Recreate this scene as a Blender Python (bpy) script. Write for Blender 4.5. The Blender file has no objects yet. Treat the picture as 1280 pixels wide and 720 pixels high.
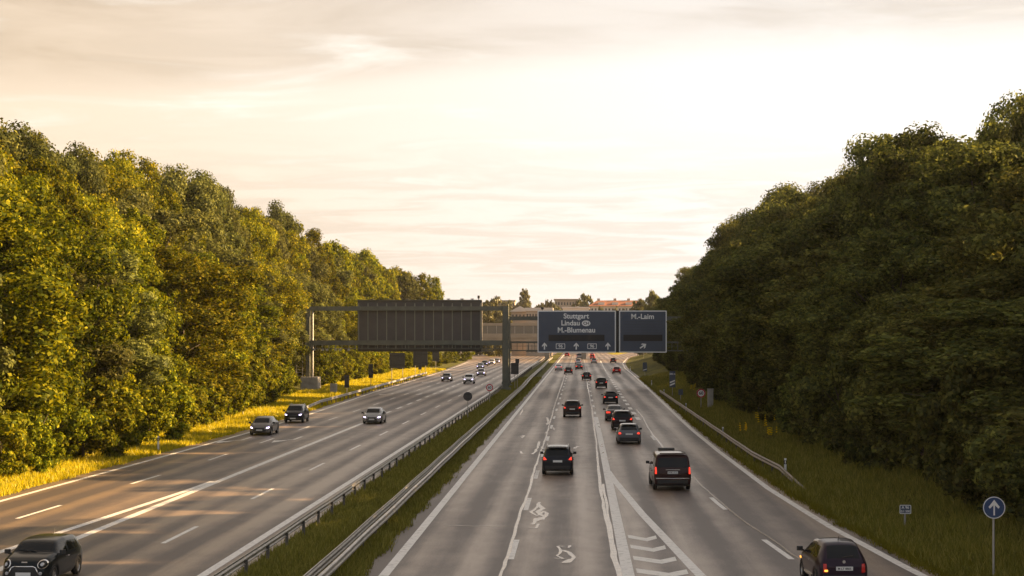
import bpy, bmesh, math, random
import numpy as np
from mathutils import Vector, Matrix
from mathutils.bvhtree import BVHTree

C = bpy.context.scene.collection
scene = bpy.context.scene
R = math.radians

# ------------------------------------------------------------------ camera
F, HZ, CH = 2200.0, 420.0, 7.9            # focal length (px of a 1280 frame), horizon row, eye height
TH = math.atan(84 / 2200.0)               # the view is turned a little left of the road direction
cam = bpy.data.objects.new('camera', bpy.data.cameras.new('camera'))
C.objects.link(cam)
cam.location = (0, 0, CH)
cam.rotation_euler = (R(90), 0, TH)
cam.data.sensor_width = 36
cam.data.lens = F / 1280 * 36
cam.data.shift_y = 60 / 1280
cam.data.clip_start = 0.5
cam.data.clip_end = 9000
scene.camera = cam

# ------------------------------------------------------------------ light
SUN_AZ, SUN_EL = 77.0, 20.8               # degrees right of the road direction, above the horizon
sd = Vector((math.sin(R(SUN_AZ)) * math.cos(R(SUN_EL)), math.cos(R(SUN_AZ)) * math.cos(R(SUN_EL)), math.sin(R(SUN_EL))))
sun = bpy.data.objects.new('sun', bpy.data.lights.new('sun', 'SUN'))
C.objects.link(sun)
sun.data.energy = 5.0
sun.data.color = (1.0, 0.67, 0.33)
sun.data.angle = R(0.6)
sun.rotation_euler = sd.to_track_quat('Z', 'Y').to_euler()
sun.location = (60, 40, 60)

world = bpy.data.worlds.new('World')
scene.world = world
world.use_nodes = True
def build_world():
    nt = world.node_tree; N = nt.nodes; L = nt.links
    for n in list(N): N.remove(n)
    out = N.new('ShaderNodeOutputWorld')
    sky = N.new('ShaderNodeTexSky'); sky.sky_type = 'NISHITA'; sky.sun_disc = False
    sky.sun_elevation = R(SUN_EL); sky.sun_rotation = R(SUN_AZ); sky.air_density = 1.5; sky.dust_density = 4.0
    b1 = N.new('ShaderNodeBackground'); b1.inputs[1].default_value = 0.05
    L.new(sky.outputs[0], b1.inputs[0])
    geo = N.new('ShaderNodeTexCoord')
    sep = N.new('ShaderNodeSeparateXYZ'); L.new(geo.outputs['Generated'], sep.inputs[0])
    def m(op, a, b=None, c=None, clamp=False):
        n = N.new('ShaderNodeMath'); n.operation = op; n.use_clamp = clamp
        for i, v in enumerate((a, b, c)):
            if v is None: continue
            if isinstance(v, (int, float)): n.inputs[i].default_value = v
            else: L.new(v, n.inputs[i])
        return n.outputs[0]
    def ramp(x, lo, hi):
        n = N.new('ShaderNodeMapRange'); n.interpolation_type = 'SMOOTHSTEP'
        L.new(x, n.inputs[0]); n.inputs[1].default_value = lo; n.inputs[2].default_value = hi
        return n.outputs[0]
    X, Y, Z = sep.outputs
    zz = m('ADD', m('MAXIMUM', Z, 0.0), 0.05)
    px = m('DIVIDE', X, zz); py = m('DIVIDE', Y, zz)
    cb = N.new('ShaderNodeCombineXYZ'); L.new(px, cb.inputs[0]); L.new(py, cb.inputs[1])
    def noise(scale, detail, off, sx=1.0, sy=1.0, dist=0.0):
        mp = N.new('ShaderNodeMapping'); mp.inputs['Location'].default_value = (off, off * .7, 0)
        mp.inputs['Scale'].default_value = (sx, sy, 1)
        L.new(cb.outputs[0], mp.inputs[0])
        n = N.new('ShaderNodeTexNoise'); n.inputs['Scale'].default_value = scale; n.inputs['Detail'].default_value = detail
        n.inputs['Roughness'].default_value = .58; n.inputs['Distortion'].default_value = dist
        L.new(mp.outputs[0], n.inputs['Vector'])
        return n.outputs[0]
    n1 = noise(1.5, 9, 3.1, .8, 1.0, .5)
    n2 = noise(2.1, 8, 9.3, 0.6, 0.8, .8)
    # brightness towards the sun's side of the sky
    az = m('ARCTAN2', X, Y)
    side = ramp(az, -0.36, 0.14)
    mix = N.new('ShaderNodeMix'); mix.data_type = 'RGBA'; L.new(side, mix.inputs[0])
    mix.inputs[6].default_value = (0.98, 0.78, 0.59, 1); mix.inputs[7].default_value = (1.04, .985, .945, 1)
    # thin grey cloud bands
    grey = N.new('ShaderNodeMix'); grey.data_type = 'RGBA'
    k = ramp(n1, .40, .66)
    hi = ramp(m('SUBTRACT', Z, m('MULTIPLY', side, .028)), 0.122, 0.150)
    kk = m('MULTIPLY', m('ADD', m('MULTIPLY', k, .45), .55), hi)
    k2 = m('MULTIPLY', ramp(n2, .40, .60), .55)
    low = m('MULTIPLY', m('SUBTRACT', 1.0, ramp(Z, .06, .13)), ramp(Z, .012, .04))
    tot = m('ADD', m('MULTIPLY', kk, .85), m('MULTIPLY', k2, m('MAXIMUM', low, m('MULTIPLY', hi, .4))), clamp=True)
    L.new(tot, grey.inputs[0]); L.new(mix.outputs[2], grey.inputs[6])
    g2 = N.new('ShaderNodeMix'); g2.data_type = 'RGBA'; L.new(side, g2.inputs[0])
    g2.inputs[6].default_value = (0.64, 0.48, 0.33, 1); g2.inputs[7].default_value = (0.74, 0.655, 0.585, 1)
    L.new(g2.outputs[2], grey.inputs[7])
    # bright fringes
    br = N.new('ShaderNodeMix'); br.data_type = 'RGBA'
    L.new(m('MULTIPLY', ramp(n2, .52, .78), .7), br.inputs[0]); L.new(grey.outputs[2], br.inputs[6])
    br.inputs[7].default_value = (1.15, 1.07, .97, 1)
    b2 = N.new('ShaderNodeBackground'); b2.inputs[1].default_value = 0.40
    away = ramp(Y, -.45, .75)
    zen = m('SUBTRACT', 1.0, m('MULTIPLY', ramp(Z, .20, .75), .35))
    L.new(m('MULTIPLY', m('MULTIPLY', m('ADD', m('MULTIPLY', away, .28), .72), .318), zen), b2.inputs[1])
    cool = N.new('ShaderNodeMix'); cool.data_type = 'RGBA'
    L.new(m('MULTIPLY', m('SUBTRACT', 1.0, ramp(Y, -.6, .8)), .75), cool.inputs[0]); L.new(br.outputs[2], cool.inputs[6]); cool.inputs[7].default_value = (.86, .90, 1.0, 1)
    L.new(cool.outputs[2], b2.inputs[0])
    ms = N.new('ShaderNodeMixShader'); ms.inputs[0].default_value = 0.86
    L.new(b1.outputs[0], ms.inputs[1]); L.new(b2.outputs[0], ms.inputs[2])
    L.new(ms.outputs[0], out.inputs[0])
build_world()
vs = scene.view_settings
vs.view_transform = 'Standard'; vs.look = 'None'; vs.exposure = 1.92; vs.gamma = 1.0; vs.use_curve_mapping = False
scene.cycles.max_bounces = 6
scene.cycles.transparent_max_bounces = 8

# ------------------------------------------------------------------ helpers
cT, sT = math.cos(TH), math.sin(TH)
def at(u, v, d):
    xc = (u - 640) * d / F
    return Vector((xc * cT - d * sT, xc * sT + d * cT, CH + (HZ - v) * d / F))
def G(u, v, z=0.0):
    p = at(u, v, F * (CH - z) / (v - HZ)); p.z = z
    return p

def tag(o, label=None, cat=None, group=None, kind=None):
    if label: o['label'] = label
    if cat: o['category'] = cat
    if group: o['group'] = group
    if kind: o['kind'] = kind
    return o
def empty(name, loc=(0, 0, 0), rz=0.0, label=None, cat=None, group=None):
    o = bpy.data.objects.new(name, None); C.objects.link(o)
    o.location = loc; o.rotation_euler = (0, 0, rz); o.empty_display_size = .3
    return tag(o, label, cat, group)
def link_mesh(name, me, m=None, parent=None):
    o = bpy.data.objects.new(name, me); C.objects.link(o)
    if m is not None: me.materials.clear(); me.materials.append(m)
    if parent is not None: o.parent = parent
    return o
def kids(o): return [c for c in ALL_PARENT.get(o.name, [])]
def copy_tree(o, parent=None):
    c = o.copy(); C.objects.link(c)
    if parent is not None: c.parent = parent
    for ch in list(o.children): copy_tree(ch, c)
    return c

class MB:
    """collects boxes, tubes, prisms; build() links them as one mesh"""
    def __init__(s): s.v = []; s.f = []; s.sm = False
    def raw(s, vs_, fs_):
        b = len(s.v); s.v += [tuple(p) for p in vs_]; s.f += [tuple(b + i for i in f) for f in fs_]; return s
    def box(s, c, d, rz=0.0, bev=0.0):
        x, y, z = d[0] / 2, d[1] / 2, d[2] / 2
        if bev > 0:
            b = min(bev, x * .45, y * .45)
            pl = [(-x + b, -y), (x - b, -y), (x, -y + b), (x, y - b), (x - b, y), (-x + b, y), (-x, y - b), (-x, -y + b)]
            return s.prism([(c[0] + px * math.cos(rz) - py * math.sin(rz), c[1] + px * math.sin(rz) + py * math.cos(rz)) for px, py in pl], c[2] - z, c[2] + z)
        P = []
        for dz in (-z, z):
            for dx, dy in ((-x, -y), (x, -y), (x, y), (-x, y)):
                P.append((c[0] + dx * math.cos(rz) - dy * math.sin(rz), c[1] + dx * math.sin(rz) + dy * math.cos(rz), c[2] + dz))
        return s.raw(P, [(0, 3, 2, 1), (4, 5, 6, 7), (0, 1, 5, 4), (1, 2, 6, 5), (2, 3, 7, 6), (3, 0, 4, 7)])
    def prism(s, pl, z0, z1):
        n = len(pl)
        P = [(x, y, z0) for x, y in pl] + [(x, y, z1) for x, y in pl]
        return s.raw(P, [tuple(reversed(range(n))), tuple(range(n, 2 * n))] + [(i, (i + 1) % n, n + (i + 1) % n, n + i) for i in range(n)])
    def slab_xz(s, pl, y0, y1):
        """outline in x,z extruded along y (y0 = face towards the camera)"""
        n = len(pl)
        P = [(x, y0, z) for x, z in pl] + [(x, y1, z) for x, z in pl]
        return s.raw(P, [tuple(range(n)), tuple(reversed(range(n, 2 * n)))] + [(i, n + i, n + (i + 1) % n, (i + 1) % n) for i in range(n)])
    def tube(s, a, b, r0, r1=None, n=10):
        a = Vector(a); b = Vector(b); r1 = r0 if r1 is None else r1
        d = (b - a).normalized(); up = Vector((0, 0, 1)) if abs(d.z) < .9 else Vector((1, 0, 0))
        e = d.cross(up).normalized(); g = d.cross(e)
        P = []
        for p, r in ((a, r0), (b, r1)):
            for i in range(n):
                t = 2 * math.pi * i / n
                P.append(p + e * math.cos(t) * r + g * math.sin(t) * r)
        return s.raw(P, [(i, (i + 1) % n, n + (i + 1) % n, n + i) for i in range(n)] + [tuple(reversed(range(n))), tuple(range(n, 2 * n))])
    def build(s, name, m, parent=None, smooth=False):
        me = bpy.data.meshes.new(name); me.from_pydata(s.v, [], s.f); me.validate()
        bm = bmesh.new(); bm.from_mesh(me); bmesh.ops.recalc_face_normals(bm, faces=bm.faces); bm.to_mesh(me); bm.free()
        if smooth:
            for p in me.polygons: p.use_smooth = True
        return link_mesh(name, me, m, parent)

# ------------------------------------------------------------------ materials
def new_mat(name):
    m = bpy.data.materials.new(name); m.use_nodes = True
    return m, m.node_tree, m.node_tree.nodes['Principled BSDF']
def mat(name, col, rough=.6, metal=0.0, spec=.5, emit=None, es=0.0, var=0.0, vscale=3.0, coat=0.0):
    m, nt, b = new_mat(name)
    b.inputs['Base Color'].default_value = (*col, 1); b.inputs['Roughness'].default_value = rough
    b.inputs['Metallic'].default_value = metal; b.inputs['Specular IOR Level'].default_value = spec
    b.inputs['Coat Weight'].default_value = coat
    if emit: b.inputs['Emission Color'].default_value = (*emit, 1); b.inputs['Emission Strength'].default_value = es
    if var > 0:
        tc = nt.nodes.new('ShaderNodeTexCoord'); n = nt.nodes.new('ShaderNodeTexNoise')
        n.inputs['Scale'].default_value = vscale; n.inputs['Detail'].default_value = 6
        nt.links.new(tc.outputs['Object'], n.inputs['Vector'])
        mr = nt.nodes.new('ShaderNodeMapRange'); mr.inputs[1].default_value = .3; mr.inputs[2].default_value = .7
        mr.inputs[3].default_value = 1 - var; mr.inputs[4].default_value = 1 + var
        nt.links.new(n.outputs[0], mr.inputs[0])
        hs = nt.nodes.new('ShaderNodeHueSaturation'); hs.inputs['Color'].default_value = (*col, 1)
        nt.links.new(mr.outputs[0], hs.inputs['Value']); nt.links.new(hs.outputs[0], b.inputs['Base Color'])
    return m

M = {}
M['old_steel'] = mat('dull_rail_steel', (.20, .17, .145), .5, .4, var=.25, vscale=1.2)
M['post_steel'] = mat('weathered_post_steel', (.10, .092, .082), .6, .3, var=.2)
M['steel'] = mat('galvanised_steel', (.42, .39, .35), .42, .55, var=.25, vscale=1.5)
M['gantry'] = mat('green_grey_paint', (.125, .128, .098), .5, .1, var=.18, vscale=1.0)
M['panel_back'] = mat('sign_back_grey', (.082, .074, .070), .5, .2, var=.15, vscale=.7)
M['rib'] = mat('rib_paint', (.24, .235, .19), .5, .1)
M['sign_back'] = mat('small_sign_back', (.06, .06, .062), .6, .1, var=.15)
M['sign_blue'] = mat('sign_blue_grey', (.065, .085, .125), .45, 0, var=.07, vscale=.5)
M['sign_blue2'] = mat('sign_blue', (.035, .075, .19), .45)
M['white'] = mat('white_sheeting', (.86, .86, .84), .5)
M['black'] = mat('black_plastic', (.012, .012, .013), .5)
M['red'] = mat('red_sheeting', (.55, .03, .04), .5)
M['pole'] = mat('pole_grey', (.42, .40, .37), .5, .4, var=.12)
M['concrete'] = mat('concrete', (.40, .37, .33), .85, 0, var=.22, vscale=1.3)
M['tyre'] = mat('tyre_rubber', (.012, .012, .012), .8)
M['rim'] = mat('alloy_rim', (.35, .34, .33), .35, .85)
M['chrome'] = mat('chrome', (.75, .74, .72), .15, 1.0)
M['plate'] = mat('licence_plate', (.72, .71, .68), .5)
M['trim'] = mat('dark_trim', (.018, .018, .018), .55)
M['glass'] = mat('car_glass', (.010, .012, .013), .05, 0, .22)
M['tail'] = mat('tail_lamp', (.35, .008, .008), .25, emit=(1, .06, .03), es=.33)
M['tail_dim'] = mat('tail_lamp_unlit', (.32, .012, .012), .25, emit=(1, .05, .03), es=.02)
M['amber'] = mat('amber_lamp', (.7, .22, .02), .3, emit=(1, .35, .05), es=.7)
M['head'] = mat('head_lamp', (.7, .7, .75), .15, emit=(.72, .60, 1.0), es=1.6)
M['head_off'] = mat('head_lamp_unlit', (.45, .45, .46), .12, .3)

def paint_mat():
    m, nt, b = new_mat('car_paint')
    oi = nt.nodes.new('ShaderNodeObjectInfo'); nt.links.new(oi.outputs['Color'], b.inputs['Base Color'])
    b.inputs['Roughness'].default_value = .28; b.inputs['Metallic'].default_value = .0
    b.inputs['Coat IOR'].default_value = 1.32; b.inputs['Coat Weight'].default_value = .5; b.inputs['Coat Roughness'].default_value = .04; b.inputs['Specular IOR Level'].default_value = .08
    return m
M['paint'] = paint_mat()

def asphalt_mat():
    m, nt, b = new_mat('asphalt'); N = nt.nodes; L = nt.links
    tc = N.new('ShaderNodeTexCoord'); sp = N.new('ShaderNodeSeparateXYZ'); L.new(tc.outputs['Object'], sp.inputs[0])
    def noise(sc, scale, detail, rough=.6):
        mp = N.new('ShaderNodeMapping'); mp.inputs['Scale'].default_value = sc; L.new(tc.outputs['Object'], mp.inputs[0])
        n = N.new('ShaderNodeTexNoise'); n.inputs['Scale'].default_value = scale; n.inputs['Detail'].default_value = detail; n.inputs['Roughness'].default_value = rough
        L.new(mp.outputs[0], n.inputs['Vector']); return n.outputs[0]
    fine = noise((1, 1, 1), 14, 6, .7)
    streak = noise((1, .02, 1), .9, 5)
    patch = noise((1, .12, 1), .16, 6)
    blot = noise((1, .4, 1), .9, 7, .65)
    # wheel tracks: two per 3.95 m lane
    def mm(op, a, b_, c_=None):
        n = N.new('ShaderNodeMath'); n.operation = op
        for i, v in enumerate((a, b_, c_)):
            if v is None: continue
            if isinstance(v, (int, float)): n.inputs[i].default_value = v
            else: L.new(v, n.inputs[i])
        return n.outputs[0]
    sn = mm('SINE', mm('ADD', mm('MULTIPLY', sp.outputs[0], 2 * math.pi / 1.985), mm('MULTIPLY', streak, 1.8)), 0.0)
    cr = N.new('ShaderNodeMapRange')
    s = mm('ADD', mm('MULTIPLY', sn, .13), mm('MULTIPLY', streak, .55))
    s = mm('ADD', s, mm('MULTIPLY', patch, .80)); s = mm('ADD', s, mm('MULTIPLY', fine, .45)); s = mm('ADD', s, mm('MULTIPLY', blot, .35))
    L.new(s, cr.inputs[0]); cr.inputs[1].default_value = .94; cr.inputs[2].default_value = 1.26
    mx = N.new('ShaderNodeMix'); mx.data_type = 'RGBA'; L.new(cr.outputs[0], mx.inputs[0])
    mx.inputs[6].default_value = (.082, .060, .049, 1); mx.inputs[7].default_value = (.25, .172, .115, 1)
    L.new(mx.outputs[2], b.inputs['Base Color'])
    rr = N.new('ShaderNodeMapRange'); L.new(s, rr.inputs[0]); rr.inputs[1].default_value = .88; rr.inputs[2].default_value = 1.30
    rr.inputs[3].default_value = .56; rr.inputs[4].default_value = .36
    L.new(rr.outputs[0], b.inputs['Roughness'])
    b.inputs['Specular IOR Level'].default_value = .75
    bp = N.new('ShaderNodeBump'); bp.inputs['Strength'].default_value = .25; bp.inputs['Distance'].default_value = .02
    L.new(fine, bp.inputs['Height']); L.new(bp.outputs[0], b.inputs['Normal'])
    return m
M['asphalt'] = asphalt_mat()
def marking_mat(name, col, lo, rough):
    m, nt, b = new_mat(name); N = nt.nodes; L = nt.links
    tc = N.new('ShaderNodeTexCoord'); n = N.new('ShaderNodeTexNoise'); n.inputs['Scale'].default_value = 3.0; n.inputs['Detail'].default_value = 8
    n.inputs['Roughness'].default_value = .75; L.new(tc.outputs['Object'], n.inputs['Vector'])
    r = N.new('ShaderNodeValToRGB'); r.color_ramp.elements[0].position = .33; r.color_ramp.elements[1].position = .5
    r.color_ramp.elements[0].color = (*lo, 1); r.color_ramp.elements[1].color = (*col, 1)
    L.new(n.outputs[0], r.inputs[0]); L.new(r.outputs[0], b.inputs['Base Color']); b.inputs['Roughness'].default_value = rough
    return m
M['marking'] = marking_mat('road_paint', (.78, .74, .68), (.42, .38, .33), .55)
M['marking_old'] = marking_mat('worn_road_paint', (.78, .74, .67), (.48, .44, .38), .55)
M['sealant'] = mat('crack_sealant', (.40, .32, .24), .25, 0, .8, var=.25, vscale=2)  # pale base colour stands in for sky sheen on dark bitumen

def ground_mat():
    m, nt, b = new_mat('grassy_ground'); N = nt.nodes; L = nt.links
    tc = N.new('ShaderNodeTexCoord')
    n = N.new('ShaderNodeTexNoise'); n.inputs['Scale'].default_value = .5; n.inputs['Detail'].default_value = 10; n.inputs['Roughness'].default_value = .7
    L.new(tc.outputs['Object'], n.inputs['Vector'])
    r = N.new('ShaderNodeValToRGB'); e = r.color_ramp.elements
    e[0].position = .32; e[0].color = (.055, .050, .014, 1); e[1].position = .62; e[1].color = (.17, .155, .022, 1)
    x = e.new(.5); x.color = (.08, .08, .018, 1)
    L.new(n.outputs[0], r.inputs[0]); L.new(r.outputs[0], b.inputs['Base Color']); b.inputs['Roughness'].default_value = .95
    b.inputs['Specular IOR Level'].default_value = .1
    return m
M['ground'] = ground_mat()

def leaf_mat(name, c1, c2, c3, tr=.35, gloss=.06):
    m = bpy.data.materials.new(name); m.use_nodes = True; nt = m.node_tree; N = nt.nodes; L = nt.links
    for n in list(N): N.remove(n)
    out = N.new('ShaderNodeOutputMaterial'); geo = N.new('ShaderNodeNewGeometry'); oi = N.new('ShaderNodeObjectInfo')
    r = N.new('ShaderNodeValToRGB'); e = r.color_ramp.elements
    e[0].position = 0; e[0].color = (*c1, 1); e[1].position = 1; e[1].color = (*c3, 1); x = e.new(.55); x.color = (*c2, 1)
    L.new(geo.outputs['Random Per Island'], r.inputs[0])
    hs = N.new('ShaderNodeHueSaturation'); L.new(r.outputs[0], hs.inputs['Color'])
    a = N.new('ShaderNodeMapRange'); L.new(oi.outputs['Random'], a.inputs[0]); a.inputs[3].default_value = .498; a.inputs[4].default_value = .530
    L.new(a.outputs[0], hs.inputs['Hue'])
    v = N.new('ShaderNodeMapRange'); mu = N.new('ShaderNodeMath'); mu.operation = 'FRACT'; m7 = N.new('ShaderNodeMath'); m7.operation = 'MULTIPLY'; m7.inputs[1].default_value = 7.31
    L.new(oi.outputs['Random'], m7.inputs[0]); L.new(m7.outputs[0], mu.inputs[0]); L.new(mu.outputs[0], v.inputs[0])
    v.inputs[3].default_value = .60; v.inputs[4].default_value = 1.25; L.new(v.outputs[0], hs.inputs['Value'])
    d = N.new('ShaderNodeBsdfDiffuse'); t = N.new('ShaderNodeBsdfTranslucent'); g = N.new('ShaderNodeBsdfGlossy'); g.inputs['Roughness'].default_value = .42
    L.new(hs.outputs[0], d.inputs[0])
    h2 = N.new('ShaderNodeHueSaturation'); h2.inputs['Saturation'].default_value = 1.1; h2.inputs['Value'].default_value = 1.5; h2.inputs['Hue'].default_value = .49
    L.new(hs.outputs[0], h2.inputs['Color']); L.new(h2.outputs[0], t.inputs[0])
    m1 = N.new('ShaderNodeMixShader'); m1.inputs[0].default_value = tr; L.new(d.outputs[0], m1.inputs[1]); L.new(t.outputs[0], m1.inputs[2])
    m2 = N.new('ShaderNodeMixShader'); m2.inputs[0].default_value = gloss; L.new(m1.outputs[0], m2.inputs[1]); L.new(g.outputs[0], m2.inputs[2])
    g.inputs[0].default_value = (.5, .5, .45, 1)
    L.new(m2.outputs[0], out.inputs[0])
    return m
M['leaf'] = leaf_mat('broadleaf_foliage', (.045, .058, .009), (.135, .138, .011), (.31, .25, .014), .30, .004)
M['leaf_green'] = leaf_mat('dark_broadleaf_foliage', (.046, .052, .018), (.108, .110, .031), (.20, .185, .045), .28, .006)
M['leaf_far'] = leaf_mat('far_foliage', (.07, .065, .022), (.11, .10, .03), (.15, .13, .035), .25)
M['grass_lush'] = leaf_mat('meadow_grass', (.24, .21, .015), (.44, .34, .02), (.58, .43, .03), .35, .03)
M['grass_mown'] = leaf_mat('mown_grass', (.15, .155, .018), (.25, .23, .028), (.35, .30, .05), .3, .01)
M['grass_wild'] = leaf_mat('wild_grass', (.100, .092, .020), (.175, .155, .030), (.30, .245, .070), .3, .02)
M['flower'] = leaf_mat('yellow_flower', (.70, .42, .02), (.80, .52, .02), (.85, .60, .05), .4, .02)
M['bark'] = mat('bark', (.075, .058, .042), .9, var=.3, vscale=2)

# ------------------------------------------------------------------ road geometry tables
rand = random.Random(7)
YL = [0, 40, 84, 110, 143, 178, 245, 330, 409, 543, 660, 800, 1000, 1400]
XLo = [-28.2, -27.9, -27.65, -27.3, -27.0, -27.2, -28.8, -29.6, -30.5, -33.8, -42, -54, -80, -140]
YR = [0, 40, 58, 74, 91, 120, 148, 174, 260, 365, 434, 511, 644, 790, 1000, 1400]
XRo = [16.0, 12.9, 11.3, 10.35, 9.8, 9.55, 9.5, 9.65, 10.3, 10.98, 11.2, 12.6, 17.8, 29, 55, 110]
xlo = lambda y: float(np.interp(y, YL, XLo))
xro = lambda y: float(np.interp(y, YR, XRo))

def ground_h(x, y):
    if x < 0:
        t = (xlo(y) - 1.2) - x
        if t <= 0: return -.06
        h = min(t / 5.0, 1.0) * .12 - .04
        if t > 11: h += min((t - 11) / 12.0, 1) ** 1.2 * 3.2
        if t > 60: h -= min((t - 60) / 60, 1) * 3.0
        return h + .07 * math.sin(x * .9 + y * .13) * min(t / 4, 1) * (1 if t < 60 else .3)
    t = x - (xro(y) + 1.0)
    if t <= 0: return -.06
    h = min(t / 5.5, 1.0) ** 1.3 * 1.25 - .04
    if t > 5.5: h += min((t - 5.5) / 10, 1) * 3.0
    if t > 60: h -= min((t - 60) / 60, 1) * 3.5
    return h + .10 * math.sin(x * .8 + y * .17) * min(t / 4, 1) * (1 if t < 60 else .3)

def make_ground():
    xs = list(np.arange(-62, -26, 1.0)) + [-26, -20, -12, -11, -10, -9, -8, -7, -3, 2, 7] + list(np.arange(8.5, 46, .9))
    xs = [-6000, -3000, -1500, -700, -300, -150, -100, -80] + xs + [52, 60, 80, 100, 150, 300, 700, 1500, 3000, 6000]
    ys = [-1500, -600, -200, -60, -20] + list(np.arange(0, 420, 4.0)) + list(np.arange(420, 1100, 20)) + [1150, 1300, 1600, 2200, 3500, 7000]
    V = []; 
    for y in ys:
        for x in xs: V.append((x, y, ground_h(x, min(max(y, 0), 1400)) if abs(x) < 1400 else -.1))
    nx = len(xs)
    Fc = [(j * nx + i, j * nx + i + 1, (j + 1) * nx + i + 1, (j + 1) * nx + i) for j in range(len(ys) - 1) for i in range(nx - 1)]
    me = bpy.data.meshes.new('ground'); me.from_pydata(V, [], Fc)
    for p in me.polygons: p.use_smooth = True
    o = link_mesh('ground', me, M['ground']); tag(o, kind='structure')
make_ground()

def sheet(name, left, right, ys, z, m, kind='structure'):
    V = []; Fc = []
    for j, y in enumerate(ys):
        a, b = left(y), right(y)
        for i in range(9): V.append((a + (b - a) * i / 8, y, z))
    for j in range(len(ys) - 1):
        for i in range(8): Fc.append((j * 9 + i, j * 9 + i + 1, (j + 1) * 9 + i + 1, (j + 1) * 9 + i))
    me = bpy.data.meshes.new(name); me.from_pydata(V, [], Fc)
    o = link_mesh(name, me, m); tag(o, kind=kind); return o
ysr = list(np.arange(-30, 420, 6)) + list(np.arange(420, 1400, 25))
def med_l(y): return -11.25 if y < 560 else -11.25 + (y - 560) * .004
def med_r(y): return -7.25 if y < 560 else -7.25 - (y - 560) * .001
sheet('road', lambda y: xlo(y) - 1.0, med_l, ysr, 0.0, M['asphalt'])
sheet('road', med_r, lambda y: xro(y) + .75, ysr, 0.0, M['asphalt'])

# ---- painted markings: thin raised sheets
mk = MB(); mk_old = MB(); mk_arr = MB()
RZ = [0]
def ribbon(mb, pts, w, z=.004, widths=None, climb=0.0):
    """flat strip along ground points"""
    P = []; n = len(pts)
    for i, p in enumerate(pts):
        a = pts[max(i - 1, 0)]; b = pts[min(i + 1, n - 1)]
        d = Vector((b[0] - a[0], b[1] - a[1])).normalized(); e = Vector((d.y, -d.x))
        ww = (widths[i] if widths else w) / 2
        P += [(p[0] - e.x * ww, p[1] - e.y * ww, z + climb * i), (p[0] + e.x * ww, p[1] + e.y * ww, z + climb * i)]
    mb.raw(P, [(2 * i, 2 * i + 1, 2 * i + 3, 2 * i + 2) for i in range(n - 1)])
def line(mb, fx, y0, y1, w, step=6, z=.004):
    n = max(2, int((y1 - y0) / step) + 1)
    ribbon(mb, [(fx(y0 + (y1 - y0) * i / (n - 1)), y0 + (y1 - y0) * i / (n - 1)) for i in range(n)], w, z)
def dashes(mb, fx, y0, y1, L_, gap, w, z=.004):
    y = y0
    while y < y1:
        line(mb, fx, y, y + L_, w, 3, z); y += L_ + gap
# left carriageway
dashes(mk, lambda y: -15.85, 66.5, 700, 6, 12.2, .20)
line(mk, lambda y: -19.6 + max(0, (y - 90)) * 0.0, 45, 159, .38)
dashes(mk, lambda y: -19.75 - max(0, y - 160) * .0006, 166, 520, 6, 6, .34)
# second solid line merging into the first
line(mk, lambda y: np.interp(y, [40, 64, 88, 96], [-21.9, -21.15, -20.05, -19.9]), 40, 95, .34, z=.0065)
dashes(mk, lambda y: -23.55 - max(0, (110 - y)) * .022, 75 - 17.6, 330, 6, 11.9, .20)
line(mk, xlo, 30, 540, .30)
line(mk, lambda y: -12.42 - max(0, y - 300) * .0022, 30, 560, .32)
# right carriageway
line(mk, lambda y: -6.44, 30, 900, .34)
dashes(mk, lambda y: -2.42, 62.2, 230, 6, 11.6, .22)
dashes(mk, lambda y: -2.42, 236, 700, 6, 11.6, .22)
line(mk, lambda y: 1.62, 30, 172, .42)
dashes(mk, lambda y: 1.6, 178, 700, 6, 11.6, .24)
gore = lambda y: float(np.interp(y, [30, 58, 79, 99, 104], [5.9, 4.0, 2.75, 1.80, 1.66]))
line(mk, gore, 30, 103, .36, z=.0065)
lane2 = lambda y: float(np.interp(y, [30, 60, 66, 84, 110, 140, 174, 200, 316, 434, 700], [9.9, 7.7, 7.27, 6.5, 5.95, 5.7, 5.6, 5.55, 5.75, 6.1, 7.5]))
dashes(mk, lane2, 62.6, 150, 6, 11.8, .22)
dashes(mk, lane2, 166, 380, 5.6, 6.2, .42)
line(mk, lane2, 390, 560, .3)
line(mk, xro, 25, 640, .34)
# chevrons in the gore
for y in (68.6, 65.3, 61.9, 58.5, 55.1, 51.7):
    a = 1.62 + .30; b = gore(y) - .34
    if b - a < .3: continue
    mx_ = a + (b - a) * .62
    mk_old.raw([(a, y + .35, .004), (mx_, y - .75, .004), (b, y + .15, .004), (b, y + 1.25, .004), (mx_, y + .35, .004), (a, y + 1.45, .004)],
               [(0, 1, 4, 5), (1, 2, 3, 4)])
# lane arrows painted on the left carriageway (seen from behind their points)
def lane_arrow(x, y, bend):
    # drivers come towards the camera, so the tip is the near end
    ribbon(mk_arr, [(x, y + 6.5), (x, y + 2.6), (x + bend * .9, y + 1.1)], .22)
    bx = x + bend * .9
    mk_arr.raw([(bx - .5, y + 1.3, .005), (bx + .5, y + 1.3, .005), (bx + bend * .25, y - 1.4, .005)], [(0, 1, 2)])
for (u, v, b) in ((250, 486 + 66, -1), (367, 552, 0), (455, 506 + 43, 0)):
    pass
for Y in (130, 236, 300):
    lane_arrow(-25.6, Y, -1.0); lane_arrow(-21.75, Y + 1, -.9 if Y < 200 else .0)
tag(mk.build('road_markings', M['marking']), kind='structure')
tag(mk_old.build('road_markings', M['marking_old']), kind='structure')
tag(mk_arr.build('road_markings', M['marking']), kind='structure')

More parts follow.
